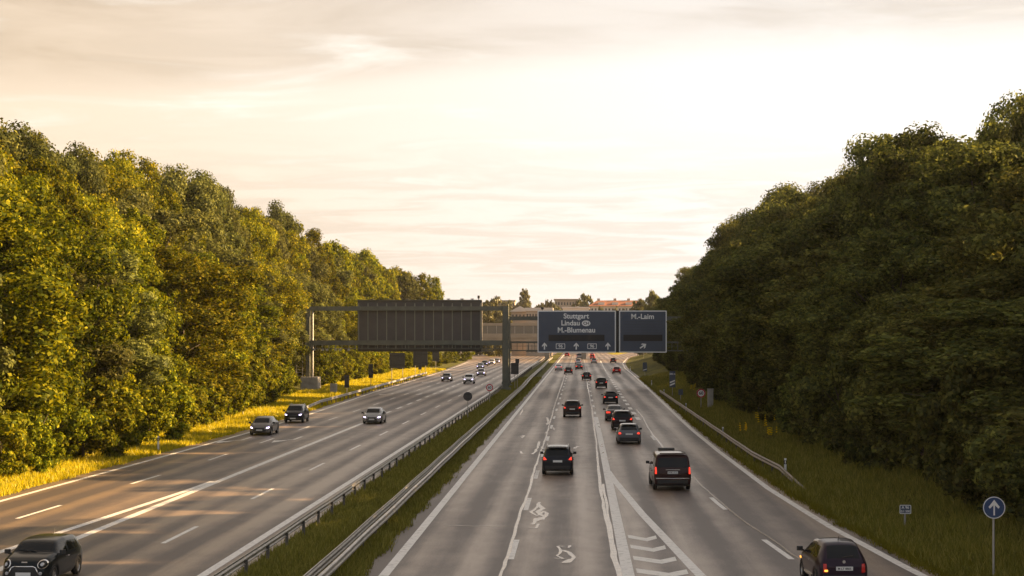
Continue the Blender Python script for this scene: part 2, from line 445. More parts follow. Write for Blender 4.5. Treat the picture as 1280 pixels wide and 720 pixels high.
# ---- crack sealant bands and repair scribbles
sl = MB()
def wob(pix, w, jit=.03, z=.0085, sub=5):
    P = [G(u, v) for u, v in pix]; Q = []
    for i in range(len(P) - 1):
        for k in range(sub):
            t = k / sub; p = P[i].lerp(P[i + 1], t); Q.append((p.x + rand.uniform(-jit, jit), p.y))
    Q.append((P[-1].x, P[-1].y))
    RZ[0] += 1; ribbon(sl, Q, w, z + .0007 * (RZ[0] % 9), [w * rand.uniform(.7, 1.2) for _ in Q], .00013)
wob([(625, 722), (637, 690), (651, 640), (660, 618), (667, 590), (676, 565), (683, 545), (688, 527), (694, 505), (699, 490), (704, 476), (707, 466)], .13)
wob([(774, 722), (765, 690), (756, 640), (751, 610), (748, 580), (745, 550), (741, 520), (738, 500), (735, 485), (733, 474)], .15)
wob([(776, 722), (768, 690), (759.5, 640), (754, 605)], .12)
wob([(795, 512), (804, 522), (808, 531), (817, 545), (824, 553), (829, 560)], .14, sub=3)
wob([(864, 594), (880, 610), (905, 632), (930, 652), (965, 675), (998, 699), (1030, 722)], .10, .04)
wob([(556, 657), (600, 658.5), (643, 659)], .10, .05)
wob([(649, 558), (668, 558.5)], .09); wob([(716, 586), (745, 585)], .07)
# scribbles
wob([(675, 628), (669, 637), (664, 640), (672, 645), (680, 639), (684, 643), (678, 650), (669, 648), (666, 656), (673, 655), (671, 661), (660, 660)], .16, .05, sub=3)
wob([(673, 630), (678, 636), (671, 640), (680, 646), (668, 652)], .22, .06, sub=3)
wob([(697, 682), (712, 682), (711, 685), (698, 683), (702, 689), (696, 695), (704, 699), (692, 698)], .12, .04, sub=2)
wob([(703, 688), (712, 691), (717, 697), (711, 703), (706, 704), (714, 699)], .20, .04, sub=2)
wob([(674, 552), (673, 558), (669, 564), (666, 568)], .18, .05, sub=3)
wob([(650, 564), (652, 567), (657, 568)], .14, .04, sub=2); wob([(650, 546), (656, 544), (652, 548)], .16, .04, sub=2)
wob([(718, 561), (722, 558), (727, 559)], .2, .05, sub=3)
wob([(654, 512), (650, 519), (660, 520)], .14, .04, sub=2); wob([(684, 522), (686, 528), (683, 531)], .2, .04, sub=2)
wob([(701, 622), (706, 622)], .14, .03); wob([(708, 622), (712, 622)], .14, .03)
for k in range(46):   # short ticks along the joints
    y = rand.uniform(105, 330); s_ = rand.choice((-2.4, 1.6))
    x = s_ + rand.uniform(-.35, .35)
    ribbon(sl, [(x, y), (x + rand.uniform(-.25, .25), y + rand.uniform(.6, 2.6))], rand.uniform(.08, .2), .0152 + k * .0002)
tag(sl.build('road_sealant', M['sealant']), kind='structure')

# ------------------------------------------------------------------ trees
def leaves_mesh(name, centers, radii, per, size, rng, up_bias=.35, hang=.0):
    """many small leaf-sprig faces spread over the shells of leaf clumps"""
    Vs = []; 
    for c, r, n in zip(centers, radii, per):
        d = rng.normal(size=(n, 3)); d /= np.linalg.norm(d, axis=1)[:, None]
        d[:, 2] += up_bias * rng.random(n); d /= np.linalg.norm(d, axis=1)[:, None]
        rad = r * (0.35 + .95 * rng.random(n) ** .9)
        p = c + d * rad[:, None] * np.array([1, 1, .8])
        nrm = d + rng.normal(size=(n, 3)) * .38; nrm /= np.linalg.norm(nrm, axis=1)[:, None]
        t = np.cross(nrm, rng.normal(size=(n, 3))); t /= np.linalg.norm(t, axis=1)[:, None]
        b = np.cross(nrm, t)
        s = size * (.6 + .8 * rng.random(n))[:, None]
        q = np.stack([p - t * s * .5, p + b * s * .32 + nrm * s * .08, p + t * s * .5, p - b * s * .32 + nrm * s * .08], axis=1)
        Vs.append(q.reshape(-1, 3))
    V = np.concatenate(Vs); nq = len(V) // 4
    return quad_mesh(name, V, nq)
def quad_mesh(name, V, nq, k=4):
    me = bpy.data.meshes.new(name)
    me.vertices.add(len(V)); me.vertices.foreach_set('co', V.astype(np.float32).ravel())
    me.loops.add(nq * k); me.loops.foreach_set('vertex_index', np.arange(nq * k, dtype=np.int32))
    me.polygons.add(nq); me.polygons.foreach_set('loop_start', np.arange(0, nq * k, k, dtype=np.int32))
    me.update(calc_edges=True)
    return me

def make_tree(name, h, rad, seed, nleaf, size, base=.12, shape='round', mleaf='leaf'):
    rng = np.random.default_rng(seed)
    root = empty(name)
    tr = MB(); 
    lean = rng.normal(size=2) * .25
    top = Vector((lean[0], lean[1], h * .72)); r0 = .018 * h
    pts = [Vector((0, 0, -.6)), Vector((lean[0] * .2, lean[1] * .2, h * .2)), Vector((lean[0] * .6, lean[1] * .3, h * .45)), top]
    rs = [r0 * 1.25, r0 * .85, r0 * .6, r0 * .25]
    for i in range(3): tr.tube(pts[i], pts[i + 1], rs[i], rs[i + 1], 8)
    nl = {'round': 28, 'poplar': 20, 'shrub': 12}[shape]
    zc = h * (base + 1) / 2; hz = h * (1 - base) / 2
    cents = []; radii = []
    for i in range(nl):
        ph = i * 2.39996 + rng.random() * .7
        k = (i + .5) / nl; ct = 1 - 2 * k
        st = math.sqrt(max(0, 1 - ct * ct))
        f = .50 + .42 * rng.random()
        wid = rad * (1.0 if ct > -.2 else .86)
        lc = np.array([math.cos(ph) * st * wid * f, math.sin(ph) * st * wid * f, zc + ct * hz * .84 * (.9 + .16 * rng.random())])
        lr = rad * (.22 + .26 * rng.random()) if shape != 'poplar' else rad * .6
        # limb
        a = pts[1].lerp(top, min(.95, max(0, (lc[2] / h - .2) * 1.1)))
        if i % 2 == 0: tr.tube(a, Vector(lc), r0 * .28, r0 * .07, 6)
        ns = 7
        for j in range(ns):
            d = rng.normal(size=3); d /= np.linalg.norm(d); 
            out = lc - np.array([0, 0, zc]); out /= (np.linalg.norm(out) + 1e-6)
            d = d + out * .55; d /= np.linalg.norm(d)
            cents.append(lc + d * lr * (.72 + .35 * rng.random())); radii.append(lr * (.28 + .26 * rng.random()))
    # a few sprigs poking out of the outline
    for i in range(int(nl * 2.6)):
        d = rng.normal(size=3); d[2] = abs(d[2]) if rng.random() < .75 else d[2]; d /= np.linalg.norm(d)
        cents.append(np.array([0, 0, zc]) + d * np.array([rad, rad, hz]) * (.92 + .12 * rng.random())); radii.append(rad * (.05 + .06 * rng.random()))
    w = np.array(radii) ** 2; w /= w.sum(); per = np.maximum(8, (w * nleaf).astype(int))
    me = leaves_mesh('crown', cents, radii, per, size, rng)
    tr.build('trunk', M['bark'], root, True)
    link_mesh('crown', me, M[mleaf], root)
    return root

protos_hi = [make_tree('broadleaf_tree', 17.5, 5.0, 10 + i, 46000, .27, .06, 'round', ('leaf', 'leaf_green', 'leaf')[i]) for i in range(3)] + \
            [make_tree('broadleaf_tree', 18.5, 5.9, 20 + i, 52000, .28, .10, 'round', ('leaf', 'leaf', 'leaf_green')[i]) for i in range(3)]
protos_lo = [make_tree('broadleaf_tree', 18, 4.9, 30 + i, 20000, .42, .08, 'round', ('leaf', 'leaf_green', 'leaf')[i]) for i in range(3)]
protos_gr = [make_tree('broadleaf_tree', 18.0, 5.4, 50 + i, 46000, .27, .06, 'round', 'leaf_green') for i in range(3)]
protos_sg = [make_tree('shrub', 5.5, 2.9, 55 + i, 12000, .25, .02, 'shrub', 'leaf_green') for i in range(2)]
protos_sh = [make_tree('shrub', 5.5, 2.9, 40 + i, 11000, .27, .02, 'shrub') for i in range(3)]
first_used = set()
def plant(proto, loc, s, sz, rz, label, cat, group):
    if proto.name not in first_used:
        first_used.add(proto.name); o = proto
    else: o = copy_tree(proto)
    o.location = loc; o.scale = (s, s, sz); o.rotation_euler = (0, 0, rz)
    tag(o, label, cat, group); return o

def forest():
    rg = random.Random(11)
    # ---------- left: base line of the trees
    lb_y = [60, 97, 140, 183, 240, 300, 400, 500, 600]; lb_x = [-31.2, -31.8, -32.6, -35.0, -40.5, -40.5, -41.5, -42.5, -45]
    base = lambda y: float(np.interp(y, lb_y, lb_x))
    def zone(y, side):
        if side < 0:
            for lim, t in ((125, 'at photo edge'), (185, 'nearest the silver sedan'), (262, 'near gantry post'), (400, 'above dark panel')):
                if y < lim: return t
            return 'at its far end'
        for lim, t in ((85, 'behind arrow sign'), (130, 'above small blue sign'), (210, 'behind right guardrail'), (330, 'near speed sign')):
            if y < lim: return t
        return 'at its far end'
    y = 84.0
    while y < 560:
        hi = y < 330
        step = 8.0 + max(0, y - 150) * .012
        for row, (off, zs) in enumerate(((4.2, .74), (11.0, 1.04), (19.0, 1.12))):
            if row == 2 and y > 300 and rg.random() < .3: continue
            yy = y + rg.uniform(-1.6, 1.6) + row * 2.3
            xx = base(yy) - off + rg.uniform(-1.2, 1.2)
            pr = rg.choice(protos_hi if hi and row < 2 else (protos_hi[3:] if hi else protos_lo))
            s = rg.uniform(.8, 1.22)
            zs *= float(np.interp(yy, [84, 110, 180, 215, 250, 560], [1.16, 1.06, 1.04, 1.17, 1.28, 1.26])) if row else 1.12
            z_ = zone(yy, -1)
            rn = ('front row', 'middle row', 'back row')[row]
            plant(pr, (xx, yy, ground_h(xx, yy) - .1), s, zs * rg.uniform(.90, 1.08), rg.uniform(0, 6.28),
                  'golden green tree in %s of left wood, %s' % (rn, z_), 'tree', 'left wood %s trees %s' % (rn, z_))
        y += step
    y = 88.0
    while y < 430:
        xx = base(y) - .2 + rg.uniform(-.9, .7)
        if not (238 < y < 268):
            s = rg.uniform(.55, 1.0)
            plant(rg.choice(protos_sh), (xx, y, ground_h(xx, y) - .1), s, s * rg.uniform(.8, 1.15), rg.uniform(0, 6.28),
                  'low leafy shrub at the foot of the left wood, %s' % zone(y, -1), 'shrub', 'left wood shrubs %s' % zone(y, -1))
        y += rg.uniform(3.0, 4.6) + max(0, y - 150) * .012
    # ---------- right
    rb_y = [30, 60, 90, 121, 160, 202, 280, 400, 520]; rb_x = [17.5, 16.6, 15.8, 15.6, 15.6, 15.8, 17.5, 19.0, 21.0]
    baser = lambda y: float(np.interp(y, rb_y, rb_x))
    y = 50.0
    while y < 520:
        hi = y < 330
        step = 8.2 + max(0, y - 130) * .013
        for row, (off, zs) in enumerate(((4.0, .72), (9.5, .98), (17.0, 1.06), (26, 1.1))):
            if row == 3 and y > 330: continue
            yy = y + rg.uniform(-1.6, 1.6) + row * 2.1
            if row == 0 and 252 < yy < 284: continue
            xx = baser(yy) + off + rg.uniform(-1.2, 1.2)
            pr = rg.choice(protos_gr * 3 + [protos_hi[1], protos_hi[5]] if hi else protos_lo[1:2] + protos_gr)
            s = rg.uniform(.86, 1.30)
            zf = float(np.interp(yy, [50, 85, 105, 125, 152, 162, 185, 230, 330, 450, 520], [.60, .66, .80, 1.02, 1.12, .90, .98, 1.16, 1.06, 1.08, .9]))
            if row >= 2 and yy < 80: zf = 1.0  # unseen back rows kept tall so their shadow covers the left lanes
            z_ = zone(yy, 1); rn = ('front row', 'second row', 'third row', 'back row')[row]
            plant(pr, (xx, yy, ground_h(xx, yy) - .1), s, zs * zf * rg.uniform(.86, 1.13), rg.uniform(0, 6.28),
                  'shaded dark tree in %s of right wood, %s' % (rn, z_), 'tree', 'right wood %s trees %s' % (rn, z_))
        y += step
    y = 52.0
    while y < 420:
        xx = baser(y) + .5 + rg.uniform(-.8, .9)
        if not (258 < y < 290):
            s = rg.uniform(.55, 1.0)
            plant(rg.choice(protos_sg), (xx, y, ground_h(xx, y) - .1), s, s * rg.uniform(.8, 1.2), rg.uniform(0, 6.28),
                  'low dark shrub at the foot of the right wood, %s' % zone(y, 1), 'shrub', 'right wood shrubs %s' % zone(y, 1))
        y += rg.uniform(2.8, 4.4) + max(0, y - 150) * .012
forest()

# ------------------------------------------------------------------ grass
def grass(name, areas, size, rng, m, stuff=True):
    """areas: list of (n, fx(rng,n,y) , y0, y1)"""
    out = []
    for n, fx, y0, y1, hmin, hmax in areas:
        y = y0 + (y1 - y0) * rng.random(n) ** 1.5
        x = fx(y, rng)
        z = np.array([ground_h(float(a), float(b)) for a, b in zip(x, y)])
        for k in range(3):
            ang = rng.random(n) * 6.283; hh = (hmin + (hmax - hmin) * rng.random(n) ** 1.6)
            cl = .6 + .7 * (np.sin(x * 1.7 + y * .31) * np.sin(y * .53 - x * .6) * .5 + .5); hh = hh * cl
            w = size * (.7 + .6 * rng.random(n)) * (1 + y / 200)
            lean = rng.normal(size=(n, 2)) * .35 * hh[:, None]
            bx = x + rng.normal(size=n) * .06; by = y + rng.normal(size=n) * .06
            a = np.stack([bx - np.cos(ang) * w, by - np.sin(ang) * w, z - .03], 1)
            b = np.stack([bx + np.cos(ang) * w, by + np.sin(ang) * w, z - .03], 1)
            c = np.stack([bx + lean[:, 0], by + lean[:, 1], z + hh], 1)
            out.append(np.stack([a, b, c], 1).reshape(-1, 3))
    V = np.concatenate(out)
    o = link_mesh(name, quad_mesh(name, V, len(V) // 3, 3), m)
    return tag(o, kind='stuff')
rngg = np.random.default_rng(5)
XLO = lambda y: np.interp(y, YL, XLo); XRO = lambda y: np.interp(y, YR, XRo)
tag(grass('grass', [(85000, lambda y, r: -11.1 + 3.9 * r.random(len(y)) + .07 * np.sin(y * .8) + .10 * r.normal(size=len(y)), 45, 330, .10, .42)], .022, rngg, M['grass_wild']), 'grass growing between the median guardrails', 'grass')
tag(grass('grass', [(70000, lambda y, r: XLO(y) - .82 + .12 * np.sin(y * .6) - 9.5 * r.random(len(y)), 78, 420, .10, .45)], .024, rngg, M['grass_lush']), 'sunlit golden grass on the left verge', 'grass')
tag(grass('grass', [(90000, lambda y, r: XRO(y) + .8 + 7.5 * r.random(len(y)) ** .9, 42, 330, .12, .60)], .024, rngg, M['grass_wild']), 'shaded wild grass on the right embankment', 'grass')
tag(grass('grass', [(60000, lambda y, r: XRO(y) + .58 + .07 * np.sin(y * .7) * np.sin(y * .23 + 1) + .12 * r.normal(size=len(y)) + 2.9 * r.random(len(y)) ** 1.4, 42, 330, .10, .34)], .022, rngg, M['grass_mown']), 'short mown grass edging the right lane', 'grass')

# ------------------------------------------------------------------ text and sign helpers
def text_mesh(txt, size, name, m, parent, x, z, y, align='CENTER', back=False, depth=.004):
    cu = bpy.data.curves.new('lettering', 'FONT'); cu.body = txt; cu.size = size; cu.align_x = align; cu.align_y = 'CENTER'; cu.offset = size * .022
    ob = bpy.data.objects.new('tmp', cu); C.objects.link(ob)
    dg = bpy.context.evaluated_depsgraph_get(); me = bpy.data.meshes.new_from_object(ob.evaluated_get(dg))
    bpy.data.objects.remove(ob)
    for v in me.vertices:
        a, b = v.co.x, v.co.y
        v.co = (x + a, y, z + b)
    o = link_mesh(name, me, m, parent); return o
def arrow_pts(cx, cz, s, ang=0.0):
    P = [(-.11, -.6), (.11, -.6), (.11, .12), (.42, -.16), (.42, .12), (0, .6), (-.42, .12), (-.42, -.16), (-.11, .12)]
    ca, sa = math.cos(ang), math.sin(ang)
    return [(cx + s * (x * ca + z * sa), cz + s * (-x * sa + z * ca)) for x, z in P]
def flat(pl, y, name, m, parent):
    b = MB(); P = [(x, y, z) for x, z in pl]; b.raw(P, [tuple(range(len(P)))]); 
    return b.build(name, m, parent)
def disc(cx, cz, r, n=28, k=1.0): return [(cx + r * math.cos(2 * math.pi * i / n), cz + k * r * math.sin(2 * math.pi * i / n)) for i in range(n)]
def ring_slab(mb, outer, inner, y0, y1):
    n = len(outer)
    P = [(x, y0, z) for x, z in outer] + [(x, y0, z) for x, z in inner] + [(x, y1, z) for x, z in outer] + [(x, y1, z) for x, z in inner]
    Fc = []
    for i in range(n):
        j = (i + 1) % n
        Fc += [(i, j, n + j, n + i), (2 * n + i, 3 * n + i, 3 * n + j, 2 * n + j), (i, 2 * n + i, 2 * n + j, j), (n + i, n + j, 3 * n + j, 3 * n + i)]
    mb.raw(P, Fc)
def rrect(x0, x1, z0, z1, r, k=4):
    P = []
    for cx, cz, a0 in ((x1 - r, z0 + r, -90), (x1 - r, z1 - r, 0), (x0 + r, z1 - r, 90), (x0 + r, z0 + r, 180)):
        for i in range(k + 1):
            a = R(a0 + 90 * i / k); P.append((cx + r * math.cos(a), cz + r * math.sin(a)))
    return P

# ------------------------------------------------------------------ the left gantry (seen from behind)
def gantry_left():
    D = 255.0; k = D / F
    X = lambda u: at(u, 420, D).x
    Z = lambda v: CH + (HZ - v) * k
    y = D
    g = empty('sign_gantry', (X(632), y, 0), 0, 'dark grey green gantry spanning the left carriageway, back of its wide panel showing', 'gantry')
    ox = X(632)
    L = lambda x: x - ox
    b = MB(); x = L(X(632)); b.box((x, 0, (Z(382) - .3) / 2 - .15), (.95, .95, Z(382) + .3), bev=.06)
    b.box((x, 0, .15), (1.5, 1.5, .5)); b.box((x, -.5, 6.4), (1.15, .08, .5)); b.box((x, -.5, 1.1), (1.1, .08, .35))
    for s in (-1, 1): b.box((x + s * .36, -.49, 6), (.06, .06, 11))
    b.build('post', M['gantry'], g)
    b = MB(); x = L(X(383.5)); b.box((x, 0, (Z(382) + 1.2) / 2), (.62, .62, Z(382) - 1.2), bev=.05)
    b.box((x, 0, Z(432)), (1.0, .8, .5)); b.build('post', M['gantry'], g)
    b = MB(); b.tube((x + .62, .1, 1.3), (x + .62, .1, Z(385)), .16); b.build('lit_edge_tube', M['pole'], g)  # pale tube stands in for the sunlit strip along the post
    b = MB(); b.box((x + .35, 0, .7), (2.6, 2.8, 2.5), bev=.08); b.build('concrete_base', M['concrete'], g)
    b = MB(); b.box(((L(X(382)) + L(X(636))) / 2, 0, Z(385.5)), (X(636) - X(382), .5, .62))
    for i in range(24): b.box((L(X(382)) + i * 1.24 + .4, -.27, Z(385.5)), (.07, .05, .66))
    b.build('top_beam', M['gantry'], g)
    b = MB(); b.box(((L(X(380)) + L(X(632))) / 2, 0, Z(428.5)), (X(632) - X(380), .5, .70))
    b.box(((L(X(380)) + L(X(632))) / 2, -.1, Z(436.0)), (X(632) - X(380), .5, .10))
    for i in range(30): b.box((L(X(382)) + i * .97 + .3, -.15, Z(433)), (.08, .3, .62))
    b.build('lower_beam', M['gantry'], g)
    # walkway lamps on the lower beam
    for i in range(6):
        b = MB(); xx = L(X(392)) + i * .95 + (i % 2) * .3
        b.tube((xx, -.35, Z(436)), (xx, -.75, Z(437.2)), .05, .05, 6); b.box((xx, -.85, Z(437.4)), (.34, .26, .2)); b.build('lamp', M['pole'], g)
    # walkway basket at the end of the panel
    b = MB()
    for xx in np.linspace(L(X(603)), L(X(618)), 4): b.box((xx, -.6, Z(434.5)), (.07, .07, .95))
    b.box(((L(X(603)) + L(X(618))) / 2, -.6, Z(438.5)), (1.8, .1, .14)); b.box(((L(X(603)) + L(X(618))) / 2, -.6, Z(430.8)), (1.8, .1, .1))
    b.build('walkway_basket', M['gantry'], g)
    # panel
    x0, x1, z0, z1 = L(X(445.5)), L(X(601.5)), Z(439.5), Z(375.5)
    b = MB(); b.box(((x0 + x1) / 2, .55, (z0 + z1) / 2), (x1 - x0, .32, z1 - z0), bev=.03)
    p = b.build('sign_panel', M['panel_back'], g)
    for i in range(14):
        xx = x0 + .15 + (x1 - x0 - .3) * i / 13
        b = MB(); b.box((xx, .33, (z0 + z1) / 2 + .05), (.12, .14, z1 - z0 - .9)); b.box((xx, .30, Z(384)), (.20, .2, .5)); b.box((xx, .30, Z(428)), (.2, .2, .5))
        b.build('rib', M['rib'], p)
    for i in range(13):
        xx = x0 + .15 + (x1 - x0 - .3) * (i + .5) / 13
        b = MB(); b.box((xx, .38, Z(408)), (.72, .02, (z1 - z0) * .58)); b.build('panel_sheet', M['panel_back'], p)
    b = MB(); b.box((x1 + .06, .55, (z0 + z1) / 2), (.12, .36, z1 - z0 + .1)); b.build('edge_trim', M['concrete'], p)
    b = MB(); b.box(((x0 + x1) / 2, .45, z1 + .06), (x1 - x0, .7, .1)); b.build('top_cap', M['gantry'], p)
    for uu in (463, 484, 508, 530, 560, 577, 590):
        b = MB(); xx = L(X(uu)); b.box((xx, .3, z1 + .22), (.5, .3, .12)); b.tube((xx, .3, z1 + .05), (xx, .3, z1 + .25), .05, .05, 6); b.build('lamp', M['sign_back'], p)
    b = MB(); xx = L(X(598)); b.tube((xx, .4, z1), (xx, .4, z1 + .3), .06, .06, 6); b.box((xx, .4, z1 + .5), (.34, .4, .42), bev=.08); b.build('camera_box', M['black'], p)
    # ladder cage beside the left post
    l = MB(); lx = L(X(368)); lx2 = L(X(376))
    for xx in (lx, lx2): l.tube((xx, .2, 1), (xx, .2, Z(420)), .05, .05, 6)
    for zz in np.arange(1.3, Z(420), .42): l.tube((lx, .2, zz), (lx2, .2, zz), .03, .03, 5)
    l.build('ladder', M['pole'], g)
gantry_left()

# ------------------------------------------------------------------ the right gantry with the blue boards
def gantry_right():
    D = 275.0; k = D / F
    X = lambda u: at(u, 420, D).x
    Z = lambda v: CH + (HZ - v) * k
    ox = X(636); L = lambda u: X(u) - ox
    g = empty('sign_gantry', (ox, D, 0), 0, 'gantry carrying the two blue direction boards over the right carriageway', 'gantry')
    b = MB(); b.box((0, 0, Z(395) / 2 - .2), (.5, .6, Z(395) + .4), bev=.05); b.box((0, 0, .1), (1.1, 1.1, .4)); b.build('post', M['gantry'], g)
    xr = L(877)
    b = MB(); b.box((xr, 0, Z(395) / 2 + .5), (.5, .6, Z(395) - 1.0), bev=.05); b.build('post', M['gantry'], g)
    b = MB(); b.box((xr, 0, 1.0), (2.3, 1.8, 1.5), bev=.08); b.build('concrete_base', M['concrete'], g)
    b = MB(); b.box((xr / 2, 0, Z(398)), (xr + .4, .45, .62)); b.build('top_beam', M['gantry'], g)
    b = MB(); b.box((xr / 2, 0, Z(427.8)), (xr, .4, .30)); b.box((xr / 2, 0, Z(438.2)), (xr, .4, .20))
    for i in range(34): b.box((.4 + i * (xr - .6) / 33, 0, Z(433)), (.09, .1, 1.1))
    b.box((xr / 2, -.3, Z(432.5)), (xr, .04, .06))
    b.build('lower_beam', M['gantry'], g)
    b = MB(); b.box(((L(770) + L(774)) / 2, -.5, (Z(388) + Z(441)) / 2), (.55, .2, Z(388) - Z(441) - .1)); b.build('gap_filler', M['black'], g)
    def board(u0, u1):
        x0, x1, z0, z1 = L(u0), L(u1), Z(440.7), Z(388.3)
        b = MB(); b.slab_xz(rrect(x0, x1, z0, z1, .12), -.75, -.55); bd = b.build('sign_board', M['sign_blue'], g)
        f = MB(); ring_slab(f, rrect(x0, x1, z0, z1, .14), rrect(x0 + .17, x1 - .17, z0 + .17, z1 - .17, .10), -.765, -.752); f.build('border', M['white'], bd)
        return bd
    def disp(bd, u0, u1):
        b = MB(); b.slab_xz([(L(u0), Z(426.2)), (L(u1), Z(426.2)), (L(u1), Z(418.4)), (L(u0), Z(418.4))], -.79, -.76); b.build('display', M['black'], bd)
    y = -.757
    bd = board(672, 769.7)
    tag(bd, 'wide blue board reading Stuttgart, Lindau, M.-Blumenau')
    text_mesh('Stuttgart', 1.12, 'lettering', M['white'], bd, L(720.3), Z(395.4), y)
    text_mesh('Lindau', 1.12, 'lettering', M['white'], bd, L(713.2), Z(404.0), y)
    text_mesh('M.-Blumenau', 1.12, 'lettering', M['white'], bd, L(720.5), Z(412.8), y)
    flat(disc(L(732.6), Z(404.2), .68, 24, .66), y, 'country_oval', M['white'], bd)
    text_mesh('CH', .62, 'lettering', M['black'], bd, L(732.6), Z(404.3), y - .004)
    disp(bd, 685.8, 755.5)
    for u in (680.7, 720.3, 759.7): flat(arrow_pts(L(u), Z(432.5), .92), y, 'arrow', M['white'], bd)
    for u in (700.7, 740.0):
        f = MB(); a, c, d, e = L(u) - .72, L(u) + .72, Z(432.7) - .42, Z(432.7) + .42
        ring_slab(f, rrect(a, c, d, e, .1), rrect(a + .09, c - .09, d + .09, e - .09, .06), y, y + .003); f.build('route_shield', M['white'], bd)
        text_mesh('96', .68, 'lettering', M['white'], bd, L(u), Z(432.8), y - .002)
    bd = board(773.6, 832.8)
    tag(bd, 'narrow blue board reading M.-Laim')
    text_mesh('M.-Laim', 1.12, 'lettering', M['white'], bd, L(802.8), Z(396.0), y)
    disp(bd, 779, 827.5)
    flat(arrow_pts(L(803.5), Z(432.5), 1.0, R(55)), y, 'arrow', M['white'], bd)
    for v in (402, 405.5, 409, 412.5, 416): 
        b = MB(); b.box(((L(779) + L(827)) / 2, -.756, Z(v)), (L(827) - L(779), .012, .035)); b.build('slat_line', M['sign_back'], bd)
    b = MB(); xx = L(678); b.tube((xx, -.3, Z(388)), (xx, -.3, Z(387)), .06, .06, 6); b.box((xx, -.3, Z(385.4)), (.42, .4, .36), bev=.1); b.build('camera_box', M['black'], g)
    b = MB()
    for uu in np.linspace(660, 670, 3): b.box((L(uu), -.3, Z(436)), (.08, .08, 1.3))
    b.box((L(664), -.3, Z(439.3)), (1.7, .1, .12)); b.build('walkway_basket', M['gantry'], g)
gantry_right()

# ------------------------------------------------------------------ guardrails
def wbeam(mb, pts, side):
    """W-profile steel beam along ground points (x,y,z_top offset); side = +1/-1 the way its face looks"""
    prof = [(0.0, .31), (.05, .285), (.075, .245), (.05, .20), (.01, .175), (.01, .135), (.05, .11), (.075, .065), (.05, .025), (0, 0)]
    prof2 = [(x - .03, z) for x, z in reversed(prof)]
    ring = prof + prof2; n = len(ring); P = []; Fc = []
    for i, p in enumerate(pts):
        a = pts[max(i - 1, 0)]; b = pts[min(i + 1, len(pts) - 1)]
        d = Vector((b[0] - a[0], b[1] - a[1])).normalized(); e = Vector((d.y, -d.x)) * side
        for (px, pz) in ring: P.append((p[0] + e.x * px, p[1] + e.y * px, p[2] - .31 + pz))
    for i in range(len(pts) - 1):
        for j in range(n): k = (j + 1) % n; Fc.append((i * n + j, i * n + k, (i + 1) * n + k, (i + 1) * n + j))
    Fc += [tuple(range(n)), tuple(reversed(range((len(pts) - 1) * n, len(pts) * n)))]
    mb.raw(P, Fc)
def guardrail(fx, y0, y1, sides, label, top=.75, step=4.0, dip=(), group=None, sag=None, steel='steel'):
    root = empty('guardrail', (fx(y0), y0, 0), 0, label, 'guardrail')
    ys = np.arange(y0, y1, 2.0); fz = lambda y: top + (sag(y) if sag else 0)
    loc = lambda x, y, z: (x - root.location.x, y - y0, z)
    for s in sides:
        b = MB(); wbeam(b, [loc(fx(y) + s * (.21 if len(sides) > 1 else .02) + .012 * math.sin(y * .35 + s), y, fz(y)) for y in ys], s)
        b.build('rail_beam', M[steel], root, True)
    if len(sides) > 1:
        b = MB(); ribbon(b, [loc(fx(y), y, 0)[:2] for y in ys], .16, top - .26); b.build('gap_shade_strip', M['trim'], root)  # dark ribbon laid in as the shade between the two beams
    # bolted end plates where the beams overlap
    bmesh_post = None; n = 0; far = MB()
    for y in np.arange(y0 + 1, y1 - 1, step):
        p = loc(fx(y), y, 0); h = fz(y) - .17
        g0 = ground_h(fx(y), y)
        if n < 95:
            if bmesh_post is None:
                q = MB(); q.box((0, 0, 0), (.10, .14, 1.0)); bmesh_post = q.build('post', M['post_steel'], root); o = bmesh_post
            else: o = bmesh_post.copy(); C.objects.link(o); o.parent = root
            o.location = (p[0], p[1], (h + g0 - .1) / 2); o.scale = (1, 1, max(.05, h - g0 + .1)); n += 1
        else: far.box((p[0], p[1], (h + g0) / 2), (.10, .14, h - g0))
    if far.v: tag(far.build('post', M['steel'], root), kind='stuff')
    return root
kink = lambda y, c, w, a: a * math.exp(-((y - c) / w) ** 2)
guardrail(lambda y: -10.95 + .1 * math.sin(y / 37.0) - kink(y, 262, 26, .5) - max(0, y - 300) * .0022, 44, 600, (-1,), 'single steel guardrail on the left side of the median, bordering the oncoming lanes', .78)
guardrail(lambda y: -8.05 + .06 * math.sin(y / 29.0) - kink(y, 258, 24, -.12) - max(0, y - 150) * .0028, 40, 600, (-1, 1), 'double sided steel guardrail on the right side of the median', .75)
guardrail(lambda y: -28.9 - max(0, y - 200) * .010 + (0 if y > 196 else -(196 - y) * .02), 176, 352, (1,), 'long sunlit guardrail along the left verge behind the black oncoming suv', .75, sag=lambda y: -min(.7, max(0, (196 - y) * .035)))
guardrail(lambda y: 10.75 + (0 if y > 110 else (110 - y) * .03), 84, 236, (-1,), 'guardrail below the right embankment ending in a sloped ramp', .75, sag=lambda y: -min(.72, max(0, (98 - y) * .055)), steel='old_steel')

